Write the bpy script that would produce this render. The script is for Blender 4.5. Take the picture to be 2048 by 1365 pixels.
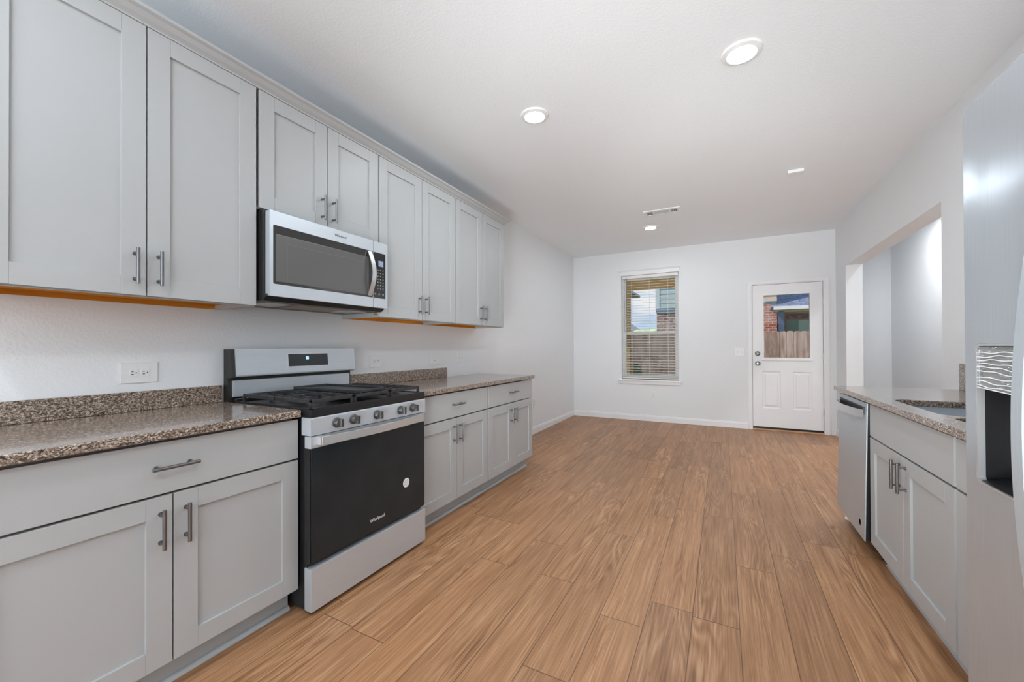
import bpy, bmesh, math, random
from mathutils import Vector, Matrix
random.seed(7)
for o in list(bpy.data.objects): bpy.data.objects.remove(o)
SC = bpy.context.scene
COL = SC.collection
R = math.radians
PI = math.pi

# ------------------------------------------------------------------ camera
CX, CZ, YAW, PITCH, ROLL, FPX, PY = 2.3101, 1.1888, 0.48425, 0.00604, -0.00399, 801.66, 690.57
fw = Vector((-math.sin(YAW)*math.cos(PITCH), math.cos(YAW)*math.cos(PITCH), math.sin(PITCH)))
rt = Vector((math.cos(YAW), math.sin(YAW), 0)); up = rt.cross(fw)
rt2 = rt*math.cos(ROLL)+up*math.sin(ROLL); up2 = up*math.cos(ROLL)-rt*math.sin(ROLL)
cd = bpy.data.cameras.new('camera'); cam = bpy.data.objects.new('camera', cd); COL.objects.link(cam)
M = Matrix((rt2, up2, -fw)).transposed().to_4x4(); M.translation = Vector((CX, 0, CZ))
cam.matrix_world = M
cd.sensor_fit = 'HORIZONTAL'; cd.sensor_width = 36.0
cd.lens = FPX/2048*36.0
cd.shift_x = 0.0; cd.shift_y = (PY-682.5)/2048
cd.clip_start = 0.02; cd.clip_end = 300
SC.camera = cam

# ------------------------------------------------------------------ view
vs = SC.view_settings
vs.view_transform = 'Standard'; vs.look = 'None'; vs.gamma = 1.0; vs.use_curve_mapping = False
vs.exposure = -0.10
SC.cycles.use_denoising = True
SC.cycles.max_bounces = 10; SC.cycles.diffuse_bounces = 6; SC.cycles.glossy_bounces = 5
SC.cycles.transmission_bounces = 8; SC.cycles.transparent_max_bounces = 12
SC.cycles.sample_clamp_indirect = 6.0; SC.cycles.caustics_reflective = False; SC.cycles.caustics_refractive = False
SC.cycles.blur_glossy = 0.5

# ------------------------------------------------------------------ world: blue sky with soft clouds
W = bpy.data.worlds.new('sky'); SC.world = W; W.use_nodes = True
nt = W.node_tree; nt.nodes.clear()
def wn(t, **k):
    n = nt.nodes.new(t)
    for a, v in k.items(): setattr(n, a, v)
    return n
tc = wn('ShaderNodeTexCoord'); sep = wn('ShaderNodeSeparateXYZ'); nt.links.new(tc.outputs['Generated'], sep.inputs[0])
cr = wn('ShaderNodeValToRGB'); nt.links.new(sep.outputs['Z'], cr.inputs[0])
e = cr.color_ramp.elements
e[0].position = 0.0; e[0].color = (0.62, 0.74, 0.86, 1); e[1].position = 0.5; e[1].color = (0.18, 0.38, 0.78, 1)
x = cr.color_ramp.elements.new(0.12); x.color = (0.36, 0.58, 0.86, 1)
mp = wn('ShaderNodeMapping'); mp.inputs['Scale'].default_value = (3.2, 3.2, 13.0); nt.links.new(tc.outputs['Generated'], mp.inputs[0])
nz = wn('ShaderNodeTexNoise'); nz.inputs['Scale'].default_value = 1.7; nz.inputs['Detail'].default_value = 5; nt.links.new(mp.outputs[0], nz.inputs[0])
c2 = wn('ShaderNodeValToRGB'); nt.links.new(nz.outputs[0], c2.inputs[0])
c2.color_ramp.elements[0].position = 0.48; c2.color_ramp.elements[0].color = (0, 0, 0, 1); c2.color_ramp.elements[1].position = 0.66; c2.color_ramp.elements[1].color = (1, 1, 1, 1)
mx = wn('ShaderNodeMix', data_type='RGBA'); nt.links.new(c2.outputs[0], mx.inputs[0]); nt.links.new(cr.outputs[0], mx.inputs[6]); mx.inputs[7].default_value = (0.9, 0.92, 0.95, 1)
bg = wn('ShaderNodeBackground'); bg.inputs['Strength'].default_value = 1.05; nt.links.new(mx.outputs[2], bg.inputs[0])
wo = wn('ShaderNodeOutputWorld'); nt.links.new(bg.outputs[0], wo.inputs[0])

# ------------------------------------------------------------------ sun and the unseen fill lights added for brightness
sd = bpy.data.lights.new('sun', 'SUN'); sd.energy = 4.4; sd.angle = R(0.6); sd.color = (1, 0.95, 0.87)
sun = bpy.data.objects.new('sun', sd); COL.objects.link(sun)
sun.rotation_euler = Vector((0.75, 0.42, -0.95)).to_track_quat('-Z', 'Y').to_euler(); sun.location = (0, -20, 30)
COOL = (0.86, 0.965, 1.04)
LAMP_E = 285.0      # radiance of every ceiling LED disc in the room
HALL_E = 380.0      # same, unseen fittings added to brighten the hall
UP_FILL_W = 32.0     # added area fill behind the camera, turned to the ceiling
SPOT_W = 350.0      # added spot fill, aimed down the room
REAR_W = 82.0       # added area fill from the solid wall behind the camera
def light(kind, name, energy, loc, aim, **k):
    d = bpy.data.lights.new(name, kind); d.energy = energy; d.color = COOL
    for a, v in k.items(): setattr(d, a, v)
    o = bpy.data.objects.new(name, d); COL.objects.link(o); o.location = loc
    o.rotation_euler = Vector(aim).to_track_quat('-Z', 'Y').to_euler(); return o
light('AREA', 'ceiling_fill', UP_FILL_W, (1.6, -1.1, 1.5), (0.0, 0.45, 1.0), shape='DISK', size=1.2, spread=R(130))
light('SPOT', 'room_fill', SPOT_W, (1.9, -0.4, 0.55), (0.1, 5.2, 2.05), spot_size=R(86), spot_blend=1.0, shadow_soft_size=0.35, color=(0.94, 0.98, 1.0))
light('SPOT', 'far_ceiling_fill', 300.0, (2.1, -0.4, 0.55), (0.2, 5.1, 2.25), spot_size=R(34), spot_blend=1.0, shadow_soft_size=0.35, color=(0.92, 0.98, 1.0))  # added narrow fill that brightens the far ceiling
light('AREA', 'rear_fill', REAR_W, (2.3, -3.5, 1.35), (0.0, 1.0, 0.05), shape='RECTANGLE', size=2.6, size_y=1.9)  # added fill light, no window is built here

# ------------------------------------------------------------------ node helper
class NT:
    def __init__(s, name):
        s.m = bpy.data.materials.new(name); s.m.use_nodes = True; s.t = s.m.node_tree
        s.p = s.t.nodes['Principled BSDF']
    def n(s, t, **k):
        q = s.t.nodes.new(t)
        for a, v in k.items(): setattr(q, a, v)
        return q
    def l(s, a, b): s.t.links.new(a, b)
    def math(s, op, a, b=None, c=None):
        q = s.n('ShaderNodeMath', operation=op)
        for i, v in enumerate((a, b, c)):
            if v is None: continue
            if isinstance(v, (int, float)): q.inputs[i].default_value = v
            else: s.l(v, q.inputs[i])
        return q.outputs[0]
    def comb(s, x, y, z):
        q = s.n('ShaderNodeCombineXYZ')
        for i, v in enumerate((x, y, z)):
            if isinstance(v, (int, float)): q.inputs[i].default_value = v
            else: s.l(v, q.inputs[i])
        return q.outputs[0]
    def obj(s):
        q = s.n('ShaderNodeTexCoord'); return q.outputs['Object']
    def sep(s, v):
        q = s.n('ShaderNodeSeparateXYZ'); s.l(v, q.inputs[0]); return q.outputs
    def scale(s, v, sc):
        q = s.n('ShaderNodeMapping'); q.inputs['Scale'].default_value = sc; s.l(v, q.inputs[0]); return q.outputs[0]
    def noise(s, v, scale, detail=2, rough=0.5, dist=0.0, col=False):
        q = s.n('ShaderNodeTexNoise'); q.inputs['Scale'].default_value = scale; q.inputs['Detail'].default_value = detail
        q.inputs['Roughness'].default_value = rough; q.inputs['Distortion'].default_value = dist
        if v is not None: s.l(v, q.inputs['Vector'])
        return q.outputs['Color' if col else 'Fac']
    def ramp(s, f, stops, interp='LINEAR'):
        q = s.n('ShaderNodeValToRGB'); s.l(f, q.inputs[0]); cr = q.color_ramp; cr.interpolation = interp
        while len(cr.elements) < len(stops): cr.elements.new(0.5)
        for el, (p, c) in zip(cr.elements, stops):
            el.position = p; el.color = (*c, 1) if not isinstance(c, (int, float)) else (c, c, c, 1)
        return q.outputs[0]
    def mix(s, f, a, b, mode='MIX'):
        q = s.n('ShaderNodeMix', data_type='RGBA', blend_type=mode)
        for i, v in ((0, f), (6, a), (7, b)):
            if isinstance(v, (int, float)): q.inputs[i].default_value = v
            elif isinstance(v, tuple): q.inputs[i].default_value = (*v, 1)
            else: s.l(v, q.inputs[i])
        return q.outputs[2]
    def bump(s, h, strength, dist=0.01, prev=None):
        q = s.n('ShaderNodeBump'); q.inputs['Strength'].default_value = strength; q.inputs['Distance'].default_value = dist
        s.l(h, q.inputs['Height']); s.l(q.outputs[0], s.p.inputs['Normal']); return q
    def set(s, **k):
        for a, v in k.items():
            a = {'base': 'Base Color', 'rough': 'Roughness', 'metal': 'Metallic', 'spec': 'Specular IOR Level', 'coat': 'Coat Weight', 'coatr': 'Coat Roughness',
                 'trans': 'Transmission Weight', 'ior': 'IOR', 'em': 'Emission Color', 'ems': 'Emission Strength', 'aniso': 'Anisotropic', 'alpha': 'Alpha'}[a]
            i = s.p.inputs[a]
            if hasattr(v, 'is_linked') or hasattr(v, 'links'): s.l(v, i)
            elif isinstance(v, tuple): i.default_value = (*v, 1)
            else: i.default_value = v
        return s

def srgb(r, g, b):
    f = lambda c: (c/255/12.92 if c/255 <= 0.04045 else ((c/255+0.055)/1.055)**2.4)
    return (f(r), f(g), f(b))

def plain(name, col, rough=0.5, metal=0.0, var=0.04, scale=6.0, **k):
    t = NT(name); f = t.noise(t.obj(), scale, 3)
    a = tuple(c*(1-var) for c in col); b = tuple(min(1, c*(1+var)) for c in col)
    t.set(base=t.ramp(f, [(0.3, a), (0.7, b)]), rough=rough, metal=metal, **k)
    return t.m

def mat_plaster(name, col, amp=0.25):
    t = NT(name); o = t.obj()
    h = t.noise(o, 75, 3, 0.55); h2 = t.noise(o, 210, 2)
    t.set(base=t.ramp(t.noise(o, 1.3, 2), [(0.3, tuple(c*0.985 for c in col)), (0.7, col)]), rough=0.75, spec=0.25)
    t.bump(t.math('ADD', t.ramp(h, [(0.42, 0.0), (0.6, 1.0)]), t.math('MULTIPLY', h2, 0.3)), amp, 0.004)
    return t.m

def mat_floor():
    t = NT('oak_plank'); o = t.obj(); X, Y, Z = t.sep(o)
    RW, PL = 0.182, 1.22
    rx = t.math('DIVIDE', X, RW); row = t.math('FLOOR', rx); fx = t.math('FRACT', rx)
    wnz = t.n('ShaderNodeTexWhiteNoise', noise_dimensions='1D'); t.l(row, wnz.inputs['W'])
    ry = t.math('ADD', t.math('DIVIDE', Y, PL), t.math('MULTIPLY', wnz.outputs['Value'], 3.7))
    pk = t.math('FLOOR', ry); fy = t.math('FRACT', ry)
    w2 = t.n('ShaderNodeTexWhiteNoise', noise_dimensions='2D'); t.l(t.comb(row, pk, 0), w2.inputs['Vector'])
    rnd = w2.outputs['Value']
    off = t.math('MULTIPLY', rnd, 37.0)
    # long smooth contours -> cathedral grain
    v1 = t.comb(t.math('MULTIPLY', X, 9.0), t.math('MULTIPLY', Y, 0.9), off)
    n1 = t.noise(v1, 1.0, 2, 0.4, 0.3)
    rings = t.math('SINE', t.math('MULTIPLY', n1, 95.0))
    rings = t.math('MULTIPLY_ADD', rings, 0.5, 0.5)
    v2 = t.comb(t.math('MULTIPLY', X, 150.0), t.math('MULTIPLY', Y, 3.5), off)
    n2 = t.noise(v2, 1.0, 4, 0.6)
    v3 = t.comb(t.math('MULTIPLY', X, 260.0), t.math('MULTIPLY', Y, 11.0), off)
    n3 = t.noise(v3, 1.0, 2, 0.5)
    v4 = t.comb(t.math('MULTIPLY', X, 26.0), t.math('MULTIPLY', Y, 1.6), off)
    n4 = t.noise(v4, 1.0, 3, 0.55)
    msk = t.ramp(t.noise(t.comb(t.math('MULTIPLY', X, 8.0), t.math('MULTIPLY', Y, 0.8), t.math('ADD', off, 5.0)), 1.0, 1), [(0.45, 0.0), (0.60, 1.0)])
    rg_ = t.math('MULTIPLY', t.math('SUBTRACT', rings, 0.5), t.math('MULTIPLY', msk, 0.16))
    g = t.math('ADD', t.math('ADD', t.math('MULTIPLY', n2, 0.62), rg_), t.math('MULTIPLY', n4, 0.38))
    col = t.ramp(g, [(0.28, srgb(120, 82, 54)), (0.42, srgb(153, 110, 76)), (0.54, srgb(172, 127, 91)), (0.70, srgb(196, 154, 117))])
    tone = t.ramp(rnd, [(0.0, (0.86, 0.86, 0.87)), (0.5, (1.0, 1.0, 1.0)), (1.0, (1.10, 1.08, 1.05))])
    col = t.mix(1.0, col, tone, 'MULTIPLY')
    # short dark pores
    pore = t.ramp(n3, [(0.26, 1.0), (0.36, 0.0)])
    mask = t.ramp(n4, [(0.48, 0.0), (0.58, 1.0)])
    col = t.mix(t.math('MULTIPLY', t.math('MULTIPLY', pore, mask), 0.65), col, srgb(92, 60, 40))
    # small knots
    vr = t.n('ShaderNodeTexVoronoi'); vr.inputs['Scale'].default_value = 1.0; t.l(t.comb(t.math('MULTIPLY', X, 5.0), t.math('MULTIPLY', Y, 1.1), off), vr.inputs['Vector'])
    kn = t.ramp(vr.outputs['Distance'], [(0.015, 1.0), (0.05, 0.0)])
    col = t.mix(t.math('MULTIPLY', kn, 0.6), col, srgb(96, 64, 42))
    ex = t.math('MINIMUM', fx, t.math('SUBTRACT', 1.0, fx)); ey = t.math('MINIMUM', fy, t.math('SUBTRACT', 1.0, fy))
    gap = t.math('MAXIMUM', t.math('LESS_THAN', ex, 0.010), t.math('LESS_THAN', ey, 0.0016))
    col = t.mix(t.math('MULTIPLY', gap, 0.75), col, srgb(84, 58, 40))
    t.set(base=col, rough=t.math('MULTIPLY_ADD', n2, 0.16, 0.34), spec=0.4)
    h = t.math('SUBTRACT', t.math('MULTIPLY', g, 0.5), t.math('MULTIPLY', gap, 1.2))
    t.bump(h, 0.12, 0.004)
    return t.m

def mat_granite(name, dark, mid, light, k=1.0):
    t = NT(name); o = t.obj()
    wv = t.n('ShaderNodeVectorMath', operation='ADD'); t.l(o, wv.inputs[0])
    nc = t.noise(o, 45, 2, col=True); ms = t.n('ShaderNodeVectorMath', operation='SCALE'); t.l(nc, ms.inputs[0]); ms.inputs['Scale'].default_value = 0.022
    t.l(ms.outputs[0], wv.inputs[1]); v = wv.outputs[0]
    a = t.noise(t.scale(v, (1, 0.55, 1)), 150*k, 3, 0.6)
    b = t.noise(v, 330*k, 2, 0.6)
    c = t.noise(v, 26, 2)
    g = t.math('ADD', t.math('MULTIPLY', a, 0.7), t.math('MULTIPLY', b, 0.3))
    col = t.ramp(g, [(0.42, dark), (0.47, tuple((p+q)/2 for p, q in zip(dark, mid))), (0.52, mid), (0.60, light)])
    col = t.mix(t.ramp(c, [(0.4, 0.0), (0.7, 0.35)]), col, mid)
    t.set(base=col, rough=0.16, spec=0.5, coat=0.3, coatr=0.04)
    return t.m

def mat_steel(name, col=(0.60, 0.60, 0.60), rough=0.27, axis='y', amt=0.10, met=0.65):
    t = NT(name); o = t.obj()
    sc = {'y': (1200, 6, 1200), 'z': (1200, 1200, 6), 'x': (6, 1200, 1200)}[axis]
    n = t.noise(t.scale(o, sc), 1.0, 2)
    t.set(base=t.ramp(n, [(0.3, tuple(c*0.93 for c in col)), (0.7, tuple(min(1, c*1.05) for c in col))]), metal=met,
          rough=t.math('MULTIPLY_ADD', n, amt, rough-amt/2))
    t.bump(n, 0.04, 0.001)
    return t.m

def mat_brick(name, a, b, mortar):
    t = NT(name); o = t.obj(); X, Y, Z = t.sep(o)
    q = t.n('ShaderNodeTexBrick'); t.l(t.comb(t.math('ADD', X, Y), Z, 0), q.inputs['Vector'])
    q.inputs['Color1'].default_value = (*a, 1); q.inputs['Color2'].default_value = (*b, 1); q.inputs['Mortar'].default_value = (*mortar, 1)
    q.inputs['Scale'].default_value = 1.0; q.inputs['Brick Width'].default_value = 0.21; q.inputs['Row Height'].default_value = 0.075; q.inputs['Mortar Size'].default_value = 0.008
    q.inputs['Bias'].default_value = -0.1
    col = t.mix(t.ramp(t.noise(o, 9, 3), [(0.5, 0.0), (0.75, 0.5)]), q.outputs[0], (0.75, 0.68, 0.62))
    t.set(base=col, rough=0.85)
    return t.m

def mat_glass(name, tint=(1, 1, 1)):
    t = NT(name); t.t.nodes.remove(t.p)
    lp = t.n('ShaderNodeFresnel'); lp.inputs['IOR'].default_value = 1.45
    tr = t.n('ShaderNodeBsdfTransparent'); tr.inputs[0].default_value = (*tint, 1)
    gl = t.n('ShaderNodeBsdfGlossy'); gl.inputs['Roughness'].default_value = 0.0
    ms = t.n('ShaderNodeMixShader'); t.l(lp.outputs[0], ms.inputs[0]); t.l(tr.outputs[0], ms.inputs[1]); t.l(gl.outputs[0], ms.inputs[2])
    t.l(ms.outputs[0], t.t.nodes['Material Output'].inputs[0])
    return t.m

def mat_emit(name, col, s):
    t = NT(name); t.set(base=(0.8, 0.8, 0.8), em=col, ems=s); return t.m

def mat_siding(name, col):
    t = NT(name); t.set(base=t.ramp(t.noise(t.obj(), 4, 3), [(0.3, tuple(c*0.9 for c in col)), (0.7, col)]), rough=0.7)
    return t.m

def mat_wood(name, a, b, axis='z', sc=18):
    t = NT(name); s = {'z': (sc, sc, 1.5), 'y': (sc, 1.5, sc), 'x': (1.5, sc, sc)}[axis]
    n = t.noise(t.scale(t.obj(), s), 1.0, 4, 0.6, 0.6)
    t.set(base=t.ramp(n, [(0.35, a), (0.65, b)]), rough=0.7, spec=0.2); t.bump(n, 0.2, 0.004)
    return t.m

def mat_shingle():
    t = NT('blue_grey_shingle'); o = t.obj(); X, Y, Z = t.sep(o)
    q = t.n('ShaderNodeTexBrick'); t.l(t.comb(X, Y, 0), q.inputs['Vector'])
    q.inputs['Color1'].default_value = (*srgb(88, 100, 128), 1); q.inputs['Color2'].default_value = (*srgb(128, 138, 160), 1); q.inputs['Mortar'].default_value = (*srgb(50, 56, 74), 1)
    q.inputs['Scale'].default_value = 1.0; q.inputs['Brick Width'].default_value = 0.3; q.inputs['Row Height'].default_value = 0.14; q.inputs['Mortar Size'].default_value = 0.012
    t.set(base=t.mix(0.35, q.outputs[0], t.ramp(t.noise(o, 14, 3), [(0.3, srgb(70, 84, 118)), (0.7, srgb(160, 166, 182))])), rough=0.9)
    return t.m

WALL = mat_plaster('wall_paint', (0.815, 0.83, 0.845), 0.12)
CEIL = mat_plaster('ceiling_paint', (0.86, 0.88, 0.90), 0.10)
TRIM = plain('white_trim', (0.84, 0.84, 0.85), 0.38, var=0.01)
CAB = plain('grey_cabinet_paint', (0.43, 0.435, 0.435), 0.42, var=0.012, scale=3, spec=0.4)
KICK = plain('toe_kick_grey', (0.42, 0.44, 0.45), 0.55, var=0.02)
OAK = mat_wood('raw_cabinet_wood', srgb(190, 118, 30), srgb(226, 158, 66), 'y')
FLOOR = mat_floor()
GRAN = mat_granite('granite', srgb(52, 43, 38), srgb(140, 121, 106), srgb(208, 196, 184), 1.25)
STEEL = mat_steel('brushed_steel', (0.60, 0.645, 0.69), 0.36, 'y', 0.10, 0.5)
STEELV = mat_steel('brushed_steel_upright', (0.51, 0.56, 0.60), 0.36, 'z', 0.10, 0.5)
NICKEL = plain('satin_nickel', (0.20, 0.20, 0.205), 0.30, 0.85, var=0.03)
KNOB = plain('dark_knob_steel', (0.16, 0.155, 0.15), 0.3, 0.9, var=0.05)
CHROME = plain('polished_steel', (0.66, 0.67, 0.68), 0.28, 0.72, var=0.02)
BLACK = plain('black_enamel', (0.012, 0.012, 0.013), 0.30, var=0.2)
GLOSS = plain('black_glass', (0.017, 0.023, 0.027), 0.14, var=0.1, spec=0.35)
IRON = plain('cast_iron', (0.028, 0.028, 0.03), 0.42, var=0.3, scale=40)
DGREY = plain('dark_grey_metal', (0.05, 0.048, 0.045), 0.4, 0.6, var=0.1)
PLATE = plain('white_plastic', (0.82, 0.82, 0.82), 0.35, var=0.01)
SLOT = plain('dark_slot', (0.03, 0.03, 0.03), 0.6)
GLASS = mat_glass('window_glass')
LED = mat_emit('led_diffuser', COOL, LAMP_E)
LEDH = mat_emit('hall_fill_diffuser', (0.95, 0.98, 1.0), HALL_E)
VINYL = plain('white_vinyl', (0.85, 0.85, 0.85), 0.4, var=0.01)
SLATM = plain('blind_slat', (0.82, 0.80, 0.76), 0.5, var=0.01)

# ------------------------------------------------------------------ mesh helpers
def box(bm, x0, x1, y0, y1, z0, z1, b=0.0, seg=2):
    if x0 > x1: x0, x1 = x1, x0
    if y0 > y1: y0, y1 = y1, y0
    if z0 > z1: z0, z1 = z1, z0
    r = bmesh.ops.create_cube(bm, size=1.0); vs_ = r['verts']
    for v in vs_:
        v.co = Vector(((x0+x1)/2+v.co.x*(x1-x0), (y0+y1)/2+v.co.y*(y1-y0), (z0+z1)/2+v.co.z*(z1-z0)))
    if b > 0:
        es = list({e_ for v in vs_ for e_ in v.link_edges})
        bmesh.ops.bevel(bm, geom=es, offset=min(b, 0.49*min(x1-x0, y1-y0, z1-z0)), segments=seg, affect='EDGES', profile=0.5)
    return bm
def cyl(bm, p0, p1, r0, n=20, r1=None, cap=True):
    p0 = Vector(p0); p1 = Vector(p1); d = p1-p0
    q = bmesh.ops.create_cone(bm, cap_ends=cap, cap_tris=False, segments=n, radius1=r0, radius2=r0 if r1 is None else r1, depth=d.length)
    mt = Matrix.Translation((p0+p1)/2) @ d.to_track_quat('Z', 'Y').to_matrix().to_4x4()
    bmesh.ops.transform(bm, matrix=mt, verts=q['verts'])
def prism(bm, pts, axis, a0, a1):
    """closed 2D polygon extruded along an axis; pts are (u,v) = remaining axes in xyz order"""
    def mk(u, v, a): return {'x': (a, u, v), 'y': (u, a, v), 'z': (u, v, a)}[axis]
    A = [bm.verts.new(mk(u, v, a0)) for u, v in pts]; B = [bm.verts.new(mk(u, v, a1)) for u, v in pts]
    n = len(pts)
    bm.faces.new(A); bm.faces.new(B[::-1])
    for i in range(n): bm.faces.new((A[i], B[i], B[(i+1) % n], A[(i+1) % n]))
def rrect(u0, u1, v0, v1, r, n=6):
    out = []
    for cx_, cy_, a in ((u1-r, v1-r, 0), (u0+r, v1-r, 90), (u0+r, v0+r, 180), (u1-r, v0+r, 270)):
        for k in range(n+1):
            t_ = R(a+90*k/n); out.append((cx_+r*math.cos(t_), cy_+r*math.sin(t_)))
    return out
def holed(bm, outer, holes, axis, a0, a1):
    """plate with holes extruded along an axis"""
    def mk(u, v, a): return {'x': (a, u, v), 'y': (u, a, v), 'z': (u, v, a)}[axis]
    t2 = bmesh.new(); es = []
    for loop in [outer]+holes:
        vv = [t2.verts.new(mk(u, v, a0)) for u, v in loop]
        es += [t2.edges.new((vv[i], vv[(i+1) % len(vv)])) for i in range(len(vv))]
    bmesh.ops.triangle_fill(t2, edges=es, use_beauty=True)
    g = bmesh.ops.extrude_face_region(t2, geom=list(t2.faces))
    d = {'x': Vector((a1-a0, 0, 0)), 'y': Vector((0, a1-a0, 0)), 'z': Vector((0, 0, a1-a0))}[axis]
    bmesh.ops.translate(t2, vec=d, verts=[v for v in g['geom'] if isinstance(v, bmesh.types.BMVert)])
    bmesh.ops.recalc_face_normals(t2, faces=list(t2.faces))
    me = bpy.data.meshes.new('tmp'); t2.to_mesh(me); t2.free(); bm.from_mesh(me); bpy.data.meshes.remove(me)
def strip(bm, path, wid, thick, wdir=(0, 0, 1)):
    """flat bar swept along a path; wid along wdir"""
    wd = Vector(wdir).normalized(); P_ = [Vector(p) for p in path]; rings = []
    for i, p in enumerate(P_):
        tg = (P_[min(i+1, len(P_)-1)]-P_[max(i-1, 0)]).normalized(); nn = tg.cross(wd).normalized()
        rings.append([bm.verts.new(p+wd*a*wid/2+nn*b*thick/2) for a, b in ((-1, -1), (-0.9, 1), (0.9, 1), (1, -1))])
    for i in range(len(rings)-1):
        for k in range(4): bm.faces.new((rings[i][k], rings[i][(k+1) % 4], rings[i+1][(k+1) % 4], rings[i+1][k]))
    bm.faces.new(rings[0][::-1]); bm.faces.new(rings[-1])
def tube(bm, path, r, n=10):
    P_ = [Vector(p) for p in path]; rings = []
    ref = Vector((0.31, 0.17, 0.93))
    for i, p in enumerate(P_):
        tg = (P_[min(i+1, len(P_)-1)]-P_[max(i-1, 0)]).normalized(); a = tg.cross(ref).normalized(); b = tg.cross(a)
        rings.append([bm.verts.new(p+a*r*math.cos(2*PI*k/n)+b*r*math.sin(2*PI*k/n)) for k in range(n)])
    for i in range(len(rings)-1):
        for k in range(n): bm.faces.new((rings[i][k], rings[i][(k+1) % n], rings[i+1][(k+1) % n], rings[i+1][k]))
    bm.faces.new(rings[0][::-1]); bm.faces.new(rings[-1])
def lathe(bm, prof, c, axis='z', n=32):
    """prof: list of (radius, height)"""
    rings = []
    for r_, h in prof:
        ring = []
        for k in range(n):
            a = 2*PI*k/n; u = r_*math.cos(a); v = r_*math.sin(a)
            ring.append(bm.verts.new(Vector(c)+Vector({'z': (u, v, h), 'x': (h, u, v), 'y': (u, h, v)}[axis])))
        rings.append(ring)
    for i in range(len(rings)-1):
        for k in range(n): bm.faces.new((rings[i][k], rings[i][(k+1) % n], rings[i+1][(k+1) % n], rings[i+1][k]))
    bm.faces.new(rings[0][::-1]); bm.faces.new(rings[-1])
def finish(bm, name, mat, parent=None, smooth=True, kind=None, label=None):
    bmesh.ops.recalc_face_normals(bm, faces=list(bm.faces))
    me = bpy.data.meshes.new(name); bm.to_mesh(me); bm.free()
    me.materials.append(mat)
    if smooth:
        for p in me.polygons: p.use_smooth = True
        me.set_sharp_from_angle(angle=R(35))
    o = bpy.data.objects.new(name, me); COL.objects.link(o)
    if smooth:
        wm = o.modifiers.new('wn', 'WEIGHTED_NORMAL'); wm.mode = 'FACE_AREA'; wm.weight = 100; wm.keep_sharp = True
    if parent is not None:
        o.parent = parent
        if parent.type == 'EMPTY': o.location = -parent.location
    if kind: o['kind'] = kind
    if label: o['label'] = label
    return o
def B(): return bmesh.new()
def thing(name, label, cat, loc, group=None, kind=None):
    o = bpy.data.objects.new(name, None); COL.objects.link(o); o.location = loc; o.empty_display_size = 0.05
    if label: o['label'] = label
    if cat: o['category'] = cat
    if group: o['group'] = group
    if kind: o['kind'] = kind
    return o
def tag(o, label, cat, group=None):
    o['label'] = label; o['category'] = cat
    if group: o['group'] = group
    return o
def boxes(lst, name, mat, parent=None, b=0.0, **k):
    bm = B()
    for q in lst: box(bm, *q, b=b)
    return finish(bm, name, mat, parent, **k)
def text(txt, size, name, mat, parent, origin, right, upv, ext=0.0004, label=None):
    cu = bpy.data.curves.new('t', 'FONT'); cu.body = txt; cu.size = size; cu.extrude = ext; cu.align_x = 'CENTER'; cu.align_y = 'CENTER'
    to = bpy.data.objects.new('t', cu); COL.objects.link(to); bpy.context.view_layer.update()
    me = bpy.data.meshes.new_from_object(to.evaluated_get(bpy.context.evaluated_depsgraph_get()))
    bpy.data.objects.remove(to); bpy.data.curves.remove(cu)
    r_ = Vector(right).normalized(); u_ = Vector(upv).normalized(); n_ = r_.cross(u_)
    mt = Matrix((r_, u_, n_)).transposed().to_4x4(); mt.translation = Vector(origin)
    me.transform(mt); me.materials.clear(); me.materials.append(mat)
    o = bpy.data.objects.new(name, me); COL.objects.link(o); o.parent = parent
    if parent.type == 'EMPTY': o.location = -parent.location
    if label: o['label'] = label
    return o

# ------------------------------------------------------------------ the room
YB, ZC, XR = 6.7223, 2.7485, 3.645
XJ = 3.805          # far face of the right wall
YF = -3.6           # wall behind the camera
HX, HY = 4.615, 8.2 # hall beyond the opening
boxes([(-0.2, HX+0.2, YF-0.2, YB+0.16, -0.12, 0.0), (XR, HX+0.2, YB+0.16, HY+0.2, -0.12, 0.0)], 'floor', FLOOR, kind='structure')
boxes([(-0.2, HX+0.2, YF-0.2, YB+0.16, ZC, ZC+0.2), (XR, HX+0.2, YB+0.16, HY+0.2, ZC, ZC+0.2)], 'ceiling', CEIL, kind='structure')
boxes([(-0.15, 0.0, YF-0.2, YB+0.16, 0, ZC)], 'wall_left', WALL, kind='structure')
boxes([(0.0, HX, YF-0.2, YF, 0, ZC)], 'wall_front', WALL, kind='structure')
WX0, WX1, WZ0, WZ1 = 0.825, 1.705, 0.662, 2.36
DX0, DX1, DZ1 = 2.675, 3.52, 2.085
bm = B()
holed(bm, [(0, 0), (DX0, 0), (DX0, DZ1), (DX1, DZ1), (DX1, 0), (XR, 0), (XR, ZC), (0, ZC)], [[(WX0, WZ0), (WX1, WZ0), (WX1, WZ1), (WX0, WZ1)]], 'y', YB, YB+0.15)
finish(bm, 'wall_back', WALL, kind='structure', smooth=False)
OY0, OY1, OZ = 3.812, 6.233, 2.18
bm = B()
prism(bm, [(YF, 0), (OY0, 0), (OY0, OZ), (OY1, OZ), (OY1, 0), (HY, 0), (HY, ZC), (YF, ZC)], 'x', XR, XJ)
finish(bm, 'wall_right', WALL, kind='structure', smooth=False)
boxes([(HX, HX+0.15, YF, HY, 0, ZC)], 'wall_hall', WALL, kind='structure')
boxes([(XJ, HX, HY, HY+0.15, 0, ZC)], 'wall_hall_end', WALL, kind='structure')

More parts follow.
